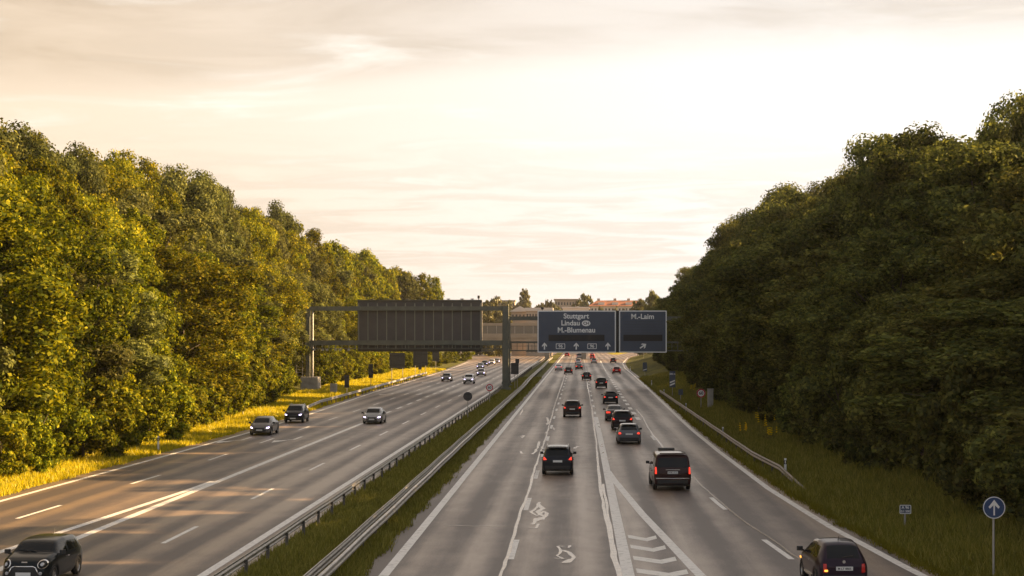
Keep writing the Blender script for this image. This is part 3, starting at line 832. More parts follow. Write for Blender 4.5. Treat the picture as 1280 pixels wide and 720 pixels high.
# ------------------------------------------------------------------ small signs and posts
def gz(x, y): return ground_h(x, y)
def face(root, o): return o
def sign_round(u, v, D, diam, kind, label, bottom=None, polem='pole'):
    p = at(u, v, D); z0 = gz(p.x, p.y) - .1
    r = empty('road_sign', (p.x, p.y, z0), 0, label, 'road sign'); h = p.z - z0
    b = MB(); b.tube((0, .05, 0), (0, .05, h + diam * .3), .038, .038, 10); b.build('post', M[polem], r)
    rr = diam / 2
    b = MB(); b.slab_xz(disc(0, h, rr, 32), -.02, .0)
    if kind == 'back': 
        d_ = b.build('sign_plate', M['sign_back'], r)
        q = MB()
        for dz in (-.25, .25): q.box((0, -.035, h + dz * diam), (diam * .7, .03, .04))
        q.build('bracket', M['trim'], d_)
    elif kind == 'arrow':
        d_ = b.build('sign_plate', M['sign_blue2'], r)
        q = MB(); ring_slab(q, disc(0, h, rr * .985, 32), disc(0, h, rr * .91, 32), -.026, -.021); q.build('border', M['white'], d_)
        P = [(-.065, -.66), (.065, -.66), (.065, .20), (.34, -.09), (.45, .06), (0, .68), (-.45, .06), (-.34, -.09), (-.065, .20)]
        flat([(x * rr * 1.12, h + z * rr * 1.05) for x, z in P], -.0255, 'arrow', M['white'], d_)
    else:
        d_ = b.build('sign_plate', M['white'], r)
        q = MB(); ring_slab(q, disc(0, h, rr * .99, 32), disc(0, h, rr * .72, 32), -.026, -.021); q.build('red_ring', M['red'], d_)
        text_mesh(kind, diam * .50, 'lettering', M['black'], d_, 0, h, -.025)
    return r
sign_round(1242.5, 634.5, 56.0, .71, 'arrow', 'round blue sign with a white upward arrow at the right edge of the photo')
sign_round(612, 484.5, 205, .84, '60', 'round red ringed 60 sign on the median by the tall gantry post')
sign_round(876.3, 491.5, 181, .92, '60', 'round red ringed 60 sign on the right embankment by a grey box')
sign_round(584.7, 495.5, 168, .86, 'back', 'dark back of a round sign on the median left of the gantry post')

def sign_rect(u0, u1, v0, v1, D, label, m='sign_back', legs=1, name='road_sign', leg_h=None, deco=None):
    pc = at((u0 + u1) / 2, (v0 + v1) / 2, D); w = (u1 - u0) * D / F; h = (v1 - v0) * D / F; z0 = gz(pc.x, pc.y) - .1
    r = empty(name, (pc.x, pc.y, z0), 0, label, 'road sign'); cz = pc.z - z0
    xs = (0,) if legs == 1 else (-w * .36, w * .36)
    for x in xs:
        b = MB(); b.tube((x, .06, 0), (x, .06, cz + h * .4), .04 + .01 * (w > 2), None, 8); b.build('post', M['pole'], r)
    b = MB(); b.slab_xz(rrect(-w / 2, w / 2, cz - h / 2, cz + h / 2, min(.05, w * .1)), -.03, 0); pl = b.build('sign_plate', M[m], r)
    if m == 'sign_back':
        q = MB()
        for dz in (-.3, .3): q.box((0, -.05, cz + dz * h), (w * .92, .04, .07))
        q.build('bracket', M['trim'], pl)
    if deco: deco(pl, w, h, cz)
    return r
def deco_km(pl, w, h, cz):
    f = MB(); ring_slab(f, rrect(-w / 2 + .004, w / 2 - .004, cz - h / 2 + .004, cz + h / 2 - .004, .04), rrect(-w / 2 + .03, w / 2 - .03, cz - h / 2 + .03, cz + h / 2 - .03, .02), -.036, -.031); f.build('border', M['white'], pl)
    text_mesh('A 96', .15, 'lettering', M['white'], pl, 0, cz + h * .2, -.035)
    text_mesh('0.1 500', .12, 'lettering', M['white'], pl, 0, cz - h * .22, -.035)
sign_rect(1124.3, 1138.8, 631, 642.3, 70, 'small blue kilometre sign with white writing on the right embankment', 'sign_blue', deco=deco_km)
def deco_bars(n, top):
    def f(pl, w, h, cz):
        for i in range(n):
            z = cz - h * .42 + i * h * .17
            flat([(-w * .42, z), (w * .42, z + h * .13), (w * .42, z + h * .22), (-w * .42, z + h * .09)], -.034, 'bar', M['white'], pl)
        if top: text_mesh(top, .3, 'lettering', M['white'], pl, 0, cz + h * .32, -.034)
    return f
sign_rect(836.8, 844.2, 463.8, 484.2, 225, 'tall blue exit countdown board with two white bars', 'sign_blue', deco=deco_bars(2, '200 m'))
sign_rect(803.4, 808.8, 453, 464.2, 330, 'smaller blue exit countdown board with one white bar', 'sign_blue', deco=deco_bars(1, None))
sign_rect(848, 853.6, 486.5, 493.6, 205, 'small dull blue square plate behind the right guardrail', 'sign_blue')
sign_rect(883, 885, 466, 469, 215, 'thin grey pole with a small plate among the right shrubs', 'sign_back')
sign_rect(430.5, 436.5, 469, 484.5, 232, 'narrow dark sign back beside the gantry base', legs=1)
sign_rect(460.5, 466.3, 455, 472.5, 262, 'slender dark sign back on a pole behind the left guardrail')
sign_rect(487, 506, 441, 460, 300, 'large square sign back on two legs below the dark panel', legs=2)
sign_rect(516.5, 534.5, 439, 457, 340, 'large square sign back furthest along the left verge', legs=2)
sign_rect(523, 527, 452.5, 462, 320, 'small dark box sign standing before the furthest left verge panel')
sign_rect(540.5, 549, 438, 451.5, 375, 'bluish grey sign back on a thin pole at the end of the left verge')
sign_rect(638.7, 648.3, 453.5, 467.8, 262, 'dark square sign back on the median right of the gantry post')
sign_rect(644.2, 649, 448.5, 454, 262.4, 'small dark plate above the square sign back on the median')
sign_rect(269.8, 274, 499, 506, 170, 'thin grey pole sign in front of the shaded left shrubs')
sign_rect(301, 306, 510, 513.5, 172, 'low thin post with a crossbar on the left verge')
sign_rect(802, 807, 430, 436, 540, 'distant brown pole sign at the right exit')

def box_thing(u0, u1, v0, v1, D, depth, m, name, label, cat, lid=True):
    pc = at((u0 + u1) / 2, v1, D); w = (u1 - u0) * D / F; z0 = gz(pc.x, pc.y) - .15; top = CH + (HZ - v0) * D / F
    r = empty(name, (pc.x, pc.y, z0), 0, label, cat); h = max(.5, top - z0)
    b = MB(); b.box((0, 0, h / 2), (w, depth, h), bev=.03); b.build('housing', M[m], r)
    if lid: b = MB(); b.box((0, 0, h + .03), (w + .08, depth + .08, .06)); b.build('lid', M['concrete'], r); b = MB(); b.box((0, -depth / 2 - .01, h / 2), (w * .8, .02, h * .75)); b.build('door', M[m], r)
    return r
box_thing(884.5, 891.5, 486.5, 496, 181, .5, 'pole', 'control_cabinet', 'grey control cabinet beside the right 60 sign', 'cabinet')
box_thing(413, 421, 479.5, 487, 240, .8, 'concrete', 'concrete_block', 'small pale concrete block on the left verge', 'block', False)

def delineator(u, vb, D, label):
    p = at(u, vb, D); z = gz(p.x, p.y) - .05
    r = empty('delineator_post', (p.x, p.y, z), 0, label, 'delineator', 'white delineator posts')
    b = MB(); b.prism([(-.065, -.05), (.065, -.05), (.05, .05), (-.05, .05)], 0, 1.08); b.build('post', M['white'], r)
    b = MB(); b.box((0, 0, .86), (.135, .108, .22)); bb = b.build('black_band', M['black'], r)
    b = MB(); b.box((0, -.058, .87), (.05, .012, .16)); b.build('reflector', M['white'], bb)
for u, v, D, lb in ((981.5, 586, 98, 'white delineator post by the sloped end of the right guardrail'), (903.5, 541, 133, 'white delineator post beside the guardrail right of the maroon van'),
                    (857.5, 507, 180, 'white delineator post left of the right 60 sign'), (830, 487, 228, 'white delineator post below the two bar exit board'),
                    (814.5, 480, 275, 'white delineator post below the one bar exit board'), (198, 563, 121, 'white delineator post on the golden left verge'),
                    (788, 462, 400, 'furthest white delineator post at the right exit')):
    delineator(u, v, D, lb)

# yellow flowering plants on the right slope
def flower(u, v, s, seed, label):
    p = G(u, v, .6); 
    for _ in range(6): p = G(u, v, gz(p.x, p.y))
    r = empty('flowering_plant', (p.x, p.y, gz(p.x, p.y)), 0, label, 'plant', 'yellow flowering plants')
    rg = np.random.default_rng(seed); n = 7
    cs = [np.array([rg.normal() * .28 * s, rg.normal() * .2 * s, (.55 + .45 * rg.random()) * s * 1.2]) for _ in range(n)]
    me = leaves_mesh('flower_spikes', [c + np.array([0, 0, dz]) for c in cs for dz in (0, .16, .32)], [.06, .05, .03] * n, [26] * (3 * n), .07, rg)
    link_mesh('flower_spikes', me, M['flower'], r)
    b = MB()
    for c in cs: b.tube((c[0] * .5, c[1] * .5, -.05), tuple(c + np.array([0, 0, .3])), .012, .008, 5)
    b.build('stems', M['grass_wild'], r)
    me = leaves_mesh('leaves', [np.array([rg.normal() * .2, rg.normal() * .2, .25 * s]) for _ in range(6)], [.25] * 6, [60] * 6, .14, rg)
    link_mesh('leaves', me, M['grass_wild'], r)
for i, (u, v, s, lb) in enumerate(((929, 546, .75, 'short yellow flowers left of the tallest clump on the right slope'), (951, 546, 1.25, 'tallest yellow flower clump on the right slope'),
        (982, 531, .7, 'small yellow flowers between the clump and the shrubs'), (1004, 532, 1.2, 'slim yellow flowers below the right shrubs'), (1012, 530, 1.2, 'yellow flowers furthest right on the slope'),
        (963, 550, .6, 'low yellow flowers right of the tallest clump'), (934, 498, .9, 'yellow flowers at the foot of the dark shrubs'), (866, 493, .9, 'yellow flowers left of the concrete gantry base'))):
    flower(u, v, s, 60 + i, lb)

# ------------------------------------------------------------------ background beyond the gantries
M['wall_tan'] = mat('tan_render', (.42, .33, .25), .8, var=.1, vscale=.1)
M['wall_white'] = mat('white_render', (.66, .60, .52), .8, var=.06, vscale=.1)
M['roof_red'] = mat('red_roof_tiles', (.27, .10, .055), .8, var=.2, vscale=.3)
M['roof_pale'] = mat('pale_sheet_roof', (.62, .55, .48), .45, .1)
M['window'] = mat('window_glass', (.06, .055, .05), .2, 0, .6)
M['deck'] = mat('bridge_concrete', (.33, .27, .20), .8, var=.12, vscale=.3)
M['barrier_glass'] = mat('noise_barrier_sheet', (.16, .145, .12), .3)

def overpass():
    y = 610.0
    r = empty('road_bridge', (-11, y, 0), 0, 'concrete road bridge crossing the motorway behind the sign gantries', 'bridge')
    b = MB(); b.box((0, 0, 6.9), (190, 11, 1.2)); b.build('deck', M['deck'], r)
    b = MB(); b.box((0, -5.65, 8.0), (190, .3, 1.5)); b.build('parapet', M['deck'], r)
    b = MB(); b.box((0, -5.6, 11.9), (190, .3, .9)); b.build('top_fascia', M['deck'], r)
    b = MB(); b.box((0, -5.45, 10.1), (190, .06, 2.7)); b.build('noise_barrier', M['barrier_glass'], r)
    for i in range(60):
        b = MB(); b.box((-93 + i * 3.15, -5.6, 10.1), (.16, .16, 2.8)); b.build('barrier_post', M['steel'], r)
    for x in (11 + 1.6, 42, -14, -.6 + .5, -64):
        b = MB(); b.prism([(x - .8, -4.5), (x + .8, -4.5), (x + .8, 4.5), (x - .8, 4.5)], -.3, 6.3); b.build('pier', M['deck'], r)
    return r
overpass()

def building(u0, u1, vtop, vroof, D, depth, wall, roof, label, floors, bays, kind='hip', yaw=0.0):
    pc = at((u0 + u1) / 2, HZ, D); w = (u1 - u0) * D / F
    ze = CH + (HZ - vroof) * D / F; zt = CH + (HZ - vtop) * D / F
    r = empty('building', (pc.x, pc.y, 0), yaw, label, 'building')
    b = MB(); b.box((0, 0, ze / 2), (w, depth, ze)); b.build('wall', M[wall], r)
    b = MB()
    if kind == 'hip':
        o = 1.2; k = min(depth * .5, w * .12)
        P = [(-w / 2 - o, -depth / 2 - o, ze), (w / 2 + o, -depth / 2 - o, ze), (w / 2 + o, depth / 2 + o, ze), (-w / 2 - o, depth / 2 + o, ze), (-w / 2 + k, 0, zt), (w / 2 - k, 0, zt)]
        b.raw(P, [(0, 1, 5, 4), (1, 2, 5), (2, 3, 4, 5), (3, 0, 4), (3, 2, 1, 0)])
    elif kind == 'gable':
        o = .8
        P = [(-w / 2 - o, -depth / 2 - o, ze), (w / 2 + o, -depth / 2 - o, ze), (0, -depth / 2 - o, zt), (-w / 2 - o, depth / 2 + o, ze), (w / 2 + o, depth / 2 + o, ze), (0, depth / 2 + o, zt)]
        b.raw(P, [(0, 1, 2), (3, 5, 4), (0, 2, 5, 3), (1, 4, 5, 2), (0, 3, 4, 1)])
    else:
        b.box((0, 0, (ze + zt) / 2), (w + 1, depth + 1, max(.6, zt - ze)))
    rf = b.build('roof', M[roof], r)
    if kind == 'hip':
        for x in (-.35, -.05, .2, .42):
            b = MB(); b.box((w * x, 0, zt + .2), (1.4, 1.4, 1.6)); b.build('chimney', M['wall_tan'], rf)
        for x in (-.3, -.05, .2):
            b = MB(); b.box((w * x, -depth * .36, ze + (zt - ze) * .38), (3.2, 2.5, 1.6)); b.build('dormer', M['wall_white'], rf)
    fh = 3.1
    for f in range(floors):
        for k in range(bays):
            x = -w / 2 + w * (k + .5) / bays; z = ze - 2.0 - f * fh
            if z < 8: continue
            b = MB(); b.box((x, -depth / 2 - .03, z), (w / bays * .5, .1, 1.7)); wd = b.build('window', M['window'], r)
            b = MB(); b.box((x, -depth / 2 - .12, z - .95), (w / bays * .62, .25, .16)); b.build('sill', M['wall_white'], wd)
    return r
building(738, 806, 375.5, 383, 900, 16, 'wall_white', 'roof_red', 'long white building with a red tiled roof above the blue boards', 2, 16)
building(693.5, 722, 374, 375.5, 980, 18, 'wall_tan', 'wall_tan', 'tan flat roofed apartment block right of the poplar', 4, 8, 'flat')
building(704, 736, 384, 386, 760, 20, 'wall_white', 'roof_pale', 'low pale roofed hall in front of the apartment block', 1, 7, 'flat')
building(658, 690, 385, 389, 700, 12, 'wall_tan', 'roof_pale', 'long low hall with a pale roof right of the gable house', 1, 9, 'flat')
building(640, 662, 383, 390, 720, 18, 'wall_tan', 'roof_pale', 'gabled pale hall left of the long low hall', 1, 5, 'gable')
building(617, 644, 375.5, 377, 1050, 16, 'wall_tan', 'wall_tan', 'distant flat tan building beyond the gap between the gantry posts', 3, 9, 'flat')

poplar = make_tree('poplar_tree', 30, 3.6, 71, 14000, .8, .05, 'poplar', 'leaf_far')
def put(pr, u, vtop, D, wpx, label, cat='tree', group='distant trees beyond the bridge', hp=None, rp=None):
    p = at(u, HZ, D); z0 = -.2; H = CH + (HZ - vtop) * D / F - z0
    o = plant(pr, (p.x, p.y, z0), 1, 1, rand.uniform(0, 6), label, cat, group)
    s = wpx * D / F / (2 * rp); o.scale = (s, s, H / hp); return o
far_tree = [make_tree('distant_tree', 18, 6.0, 80 + i, 8000, .9, .03, 'round', 'leaf_far') for i in range(3)]
put(poplar, 656, 358, 900, 11, 'tall slender poplar rising above the distant roofs', hp=30, rp=3.2)
put(poplar, 683.5, 372, 880, 6, 'left of two small poplars beside the apartment block', hp=30, rp=3.2)
put(poplar, 688.5, 372.5, 880, 4.5, 'right of two small poplars beside the apartment block', hp=30, rp=3.2)
put(far_tree[0], 734, 371, 900, 22, 'round dark tree between the apartment block and the red roof', hp=18, rp=6)
put(far_tree[1], 612, 376, 690, 34, 'sunlit round tree between the dark panel and the gantry post', hp=18, rp=6)
put(far_tree[2], 628, 392, 680, 22, 'lower sunlit tree beside the gantry post', hp=18, rp=6)
put(far_tree[1], 818, 369, 640, 30, 'yellow green tree at the edge of the right wood above the small board', hp=18, rp=6)
put(far_tree[2], 800, 377, 700, 26, 'olive tree standing before the red roof on its right end', hp=18, rp=6)
k = 0
rb = random.Random(3)
for u in np.arange(470, 900, 9.0):
    D = 980 + rb.uniform(-40, 60); top = 381 + rb.uniform(-4, 5)
    if 735 < u < 800 or 700 < u < 722: top += 12
    o = put(far_tree[k % 3], u, top, D, rb.uniform(15, 24), 'hazy green tree in the low belt on the horizon', group='belt of trees on the horizon', hp=18, rp=6); k += 1
for u, v, D, w in ((752, 386, 860, 10), (768, 386.5, 860, 9), (780, 388, 860, 8), (600, 390, 720, 30)):
    put(far_tree[k % 3], u, v, D, w, 'small round tree in front of the distant buildings', group='small trees before the distant buildings', hp=18, rp=6); k += 1

# ------------------------------------------------------------------ vehicles
# every body is one lofted, subdivided shell that is then parted into body, panes, lamps
SPEC = {
 'suv': dict(L=4.25, W=1.80, top=[(0, .80), (.05, .98), (.12, 1.08), (.46, 1.50), (.72, 1.60), (1.7, 1.64), (2.55, 1.59), (2.85, 1.52), (3.38, 1.08), (3.95, .97), (4.15, .82), (4.25, .62)],
     belt=[(0, .74), (.06, .93), (3.35, .99), (3.95, .86), (4.25, .58)], w=[(0, .80), (.12, .87), (.7, .90), (3.4, .89), (3.95, .80), (4.2, .66), (4.25, .60)],
     wr=[(0, .72), (.5, .66), (1.7, .68), (2.8, .64), (3.4, .70), (4.25, .55)], rear=(.12, .46), wind=(2.85, 3.38), side=[(.55, .98), (1.06, 1.98), (2.06, 3.12)], wh=(.78, 3.36), wr_=.34, clear=.24),
 'van': dict(L=4.90, W=1.93, top=[(0, .85), (.03, 1.02), (.07, 1.14), (.20, 1.76), (.36, 1.88), (1.8, 1.92), (3.3, 1.89), (3.65, 1.80), (4.35, 1.20), (4.7, 1.04), (4.85, .85), (4.9, .62)],
     belt=[(0, .80), (.05, 1.0), (4.2, 1.10), (4.7, .94), (4.9, .58)], w=[(0, .90), (.1, .95), (.7, .965), (4.1, .95), (4.7, .86), (4.9, .70)],
     wr=[(0, .88), (.3, .83), (1.8, .84), (3.6, .78), (4.4, .80), (4.9, .6)], rear=(.07, .20), wind=(3.65, 4.35), side=[(.35, 1.45), (1.55, 2.65), (2.75, 4.0)], wh=(.92, 4.08), wr_=.345, clear=.25),
 'city': dict(L=3.57, W=1.63, top=[(0, .72), (.06, .90), (.13, 1.00), (.48, 1.38), (.70, 1.45), (1.35, 1.49), (1.95, 1.45), (2.25, 1.38), (2.85, 1.02), (3.25, .90), (3.48, .72), (3.57, .52)],
     belt=[(0, .66), (.07, .84), (.5, .93), (2.8, .93), (3.25, .79), (3.57, .48)], w=[(0, .66), (.10, .75), (.6, .81), (2.9, .80), (3.3, .70), (3.57, .52)],
     wr=[(0, .60), (.5, .52), (1.35, .56), (2.2, .54), (2.9, .62), (3.57, .45)], rear=(.13, .48), wind=(2.25, 2.85), side=[(.62, 1.20), (1.28, 2.62)], wh=(.62, 2.92), wr_=.31, clear=.20),
 'mini': dict(L=3.82, W=1.73, top=[(0, .78), (.05, .96), (.10, 1.02), (.30, 1.33), (.48, 1.39), (1.5, 1.42), (2.15, 1.38), (2.38, 1.33), (2.80, 1.02), (3.40, .93), (3.72, .80), (3.82, .55)],
     belt=[(0, .72), (.06, .90), (2.8, .94), (3.4, .84), (3.82, .50)], w=[(0, .74), (.10, .82), (.5, .865), (2.9, .865), (3.4, .82), (3.82, .66)],
     wr=[(0, .68), (.4, .63), (1.5, .65), (2.3, .62), (2.9, .70), (3.82, .62)], rear=(.10, .30), wind=(2.38, 2.80), side=[(.42, .95), (1.02, 1.62), (1.69, 2.64)], wh=(.66, 3.15), wr_=.31, clear=.18),
 'hatch': dict(L=4.25, W=1.78, top=[(0, .72), (.05, .90), (.14, 1.00), (.62, 1.37), (.85, 1.43), (1.8, 1.46), (2.5, 1.42), (2.78, 1.35), (3.35, .96), (3.9, .87), (4.14, .72), (4.25, .52)],
     belt=[(0, .66), (.06, .85), (3.3, .89), (3.9, .77), (4.25, .48)], w=[(0, .78), (.12, .86), (.7, .89), (3.4, .88), (3.9, .80), (4.25, .60)],
     wr=[(0, .70), (.6, .60), (1.7, .64), (2.7, .60), (3.4, .70), (4.25, .52)], rear=(.14, .62), wind=(2.78, 3.35), side=[(.66, 1.05), (1.13, 1.98), (2.06, 3.1)], wh=(.78, 3.38), wr_=.32, clear=.19),
 'sedan': dict(L=4.65, W=1.80, top=[(0, .78), (.05, .96), (.20, 1.03), (.55, 1.05), (1.20, 1.36), (1.5, 1.42), (2.3, 1.44), (2.85, 1.39), (3.1, 1.32), (3.65, .95), (4.25, .86), (4.52, .72), (4.65, .52)],
     belt=[(0, .70), (.06, .90), (.6, .95), (3.6, .88), (4.25, .76), (4.65, .48)], w=[(0, .76), (.12, .84), (.7, .89), (3.7, .88), (4.25, .80), (4.65, .58)],
     wr=[(0, .68), (.5, .68), (1.2, .60), (2.1, .62), (3.0, .60), (3.7, .70), (4.65, .5)], rear=(.55, 1.20), wind=(3.1, 3.65), side=[(.95, 1.40), (1.48, 2.28), (2.36, 3.4)], wh=(1.0, 3.78), wr_=.33, clear=.18),
}
def car_shell(S):
    ip = lambda tab, y: float(np.interp(y, [a for a, _ in tab], [b for _, b in tab]))
    ys = {a for a, _ in S['top']}
    for w in S['wh']:
        r = S['wr_'] + .05
        ys |= {w - r - .04, w - r, w - r * .7, w, w + r * .7, w + r, w + r + .04}
    for a, b in S['side']: ys |= {a, b}
    ys = sorted(y for y in ys if 0 <= y <= S['L'])
    out = [ys[0]]
    for y in ys[1:]:
        if y - out[-1] > .035 or any(abs(y - q) < 1e-6 for q in S['rear'] + S['wind']):
            if y - out[-1] <= .035 and not any(abs(out[-1] - q) < 1e-6 for q in S['rear'] + S['wind']) and len(out) > 1: out[-1] = y
            elif y - out[-1] > 1e-4: out.append(y)
    ys = out; L = S['L']
    V = []; info = []
    for y in ys:
        top = ip(S['top'], y); belt = min(ip(S['belt'], y), top - .05); w = ip(S['w'], y); wr = min(ip(S['wr'], y), w * .96)
        cl = S['clear'] + (.12 if y < .05 or y > L - .05 else 0); zb = cl
        for wy in S['wh']:
            d = abs(y - wy); r = S['wr_'] + .05
            if d <= r + .001: zb = max(zb, S['wr_'] + math.sqrt(max(0, r * r - d * d)) * 1.0)
        g = top - belt
        half = [(0, cl), (w * .72, cl), (w * .955, zb), (w * 1.0, max(zb + .04, cl + (belt - cl) * .40)), (w * 1.0, max(zb + .08, cl + (belt - cl) * .74)), (w * .965, max(belt, zb + .12)),
                (wr + (w * .94 - wr) * .10, belt + g * .80), (wr * .93, belt + g * .965), (wr * .55, top - .004), (0, top + .006)]
        row = half + [(-x, z) for x, z in reversed(half[1:-1])]
        for x, z in row: V.append((x, y, z))
        info.append((y, top, belt))
    n = 18; Fc = []; MI = []
    def within(y0, y1, a, b): return y0 >= a - 1e-3 and y1 <= b + 1e-3
    for i in range(len(ys) - 1):
        for j in range(n):
            k = (j + 1) % n
            Fc.append((i * n + j, i * n + k, (i + 1) * n + k, (i + 1) * n + j)); mi = 0
            jj = j if j < 9 else 17 - j   # segment index on the half section
            if jj == 5 and any(within(ys[i], ys[i + 1], a, b) for a, b in S['side']): mi = 3 if j < 9 else 4
            if jj in (7, 8) and within(ys[i], ys[i + 1], *S['rear']): mi = 2
            if jj in (7, 8) and within(ys[i], ys[i + 1], *S['wind']): mi = 1
            if jj in (0, 1): mi = 5
            MI.append(mi)
    for base, flip in ((0, True), ((len(ys) - 1) * n, False)):
        for q in range(9):
            a, b = q, q + 1; c, d = (18 - b) % 18, (18 - a) % 18
            f = [base + a, base + b, base + c, base + d]
            f2 = []
            for t in f:
                if t not in f2: f2.append(t)
            if flip: f2 = f2[::-1]
            Fc.append(tuple(f2)); MI.append(0)
    me = bpy.data.meshes.new('shell'); me.from_pydata(V, [], Fc)
    for p, mi in zip(me.polygons, MI): p.use_smooth = True
    for _ in range(6): me.materials.append(None)
    for p, mi in zip(me.polygons, MI): p.material_index = mi
    o = bpy.data.objects.new('tmp', me); C.objects.link(o)
    sb = o.modifiers.new('s', 'SUBSURF'); sb.levels = 2; sb.render_levels = 2
    dg = bpy.context.evaluated_depsgraph_get(); m2 = bpy.data.meshes.new_from_object(o.evaluated_get(dg)); bpy.data.objects.remove(o)
    return m2
def split_mesh(m2, idx, name, push=0.0):
    bm = bmesh.new(); bm.from_mesh(m2)
    bmesh.ops.delete(bm, geom=[f for f in bm.faces if f.material_index not in idx], context='FACES')
    if push:
        for v in bm.verts: v.normal_update()
        for v in bm.verts: v.co += v.normal * push
    me = bpy.data.meshes.new(name); 
    for f in bm.faces: f.material_index = 0; f.smooth = True
    bm.to_mesh(me); bm.free(); me.materials.clear(); return me
def patch(bvh, x0, x1, z0, z1, dirn, off=.014, shape=None, n=6, thick=.05):
    """lamp or panel lying on the shell; dirn=+1: on the rear, -1: on the nose"""
    P = []; ok = {}
    grid = []
    for j in range(n + 1):
        for i in range(n + 1):
            s, t = i / n, j / n
            if shape: x, z = shape(s, t)
            else: x, z = x0 + (x1 - x0) * s, z0 + (z1 - z0) * t
            hit = None; xx = x
            for _ in range(14):
                h = bvh.ray_cast(Vector((xx, -10 * dirn, z)), Vector((0, dirn, 0)))
                if h[0] is not None: hit = h[0]; break
                xx *= .985
            if hit is None: hit = Vector((xx, 0, z))
            grid.append((hit.x, hit.y - dirn * off, z))
    N = n + 1; m = len(grid)
    inner = [(x, y + dirn * thick, z) for x, y, z in grid]
    Fc = [(j * N + i, j * N + i + 1, (j + 1) * N + i + 1, (j + 1) * N + i) for j in range(n) for i in range(n)]
    edge = [i for i in range(N)] + [j * N + n for j in range(1, N)] + [n * N + i for i in range(n - 1, -1, -1)] + [j * N for j in range(n - 1, 0, -1)]
    for a, b in zip(edge, edge[1:] + edge[:1]): Fc.append((a, b, m + b, m + a))
    q = MB(); q.raw(grid + inner, Fc); return q
def quadshape(a, b, c, d):
    """four corners (x,z): s runs a->b along the bottom, d->c along the top"""
    return lambda s, t: ((a[0] * (1 - s) + b[0] * s) * (1 - t) + (d[0] * (1 - s) + c[0] * s) * t, (a[1] * (1 - s) + b[1] * s) * (1 - t) + (d[1] * (1 - s) + c[1] * s) * t)
def roundshape(cx, cz, rx, rz):
    def f(s, t):
        u, v = 2 * s - 1, 2 * t - 1
        return cx + rx * u * math.sqrt(max(0, 1 - v * v / 2)), cz + rz * v * math.sqrt(max(0, 1 - u * u / 2))
    return f
def lathe_x(mb, prof, cx, cy, cz, n=24):
    """profile (x offset, radius) turned about the axle"""
    P = []; m = len(prof)
    for i in range(n):
        a = 2 * math.pi * i / n
        for (x, r) in prof: P.append((cx + x, cy + r * math.cos(a), cz + r * math.sin(a)))
    Fc = [(i * m + j, i * m + j + 1, ((i + 1) % n) * m + j + 1, ((i + 1) % n) * m + j) for i in range(n) for j in range(m - 1)]
    mb.raw(P, Fc)

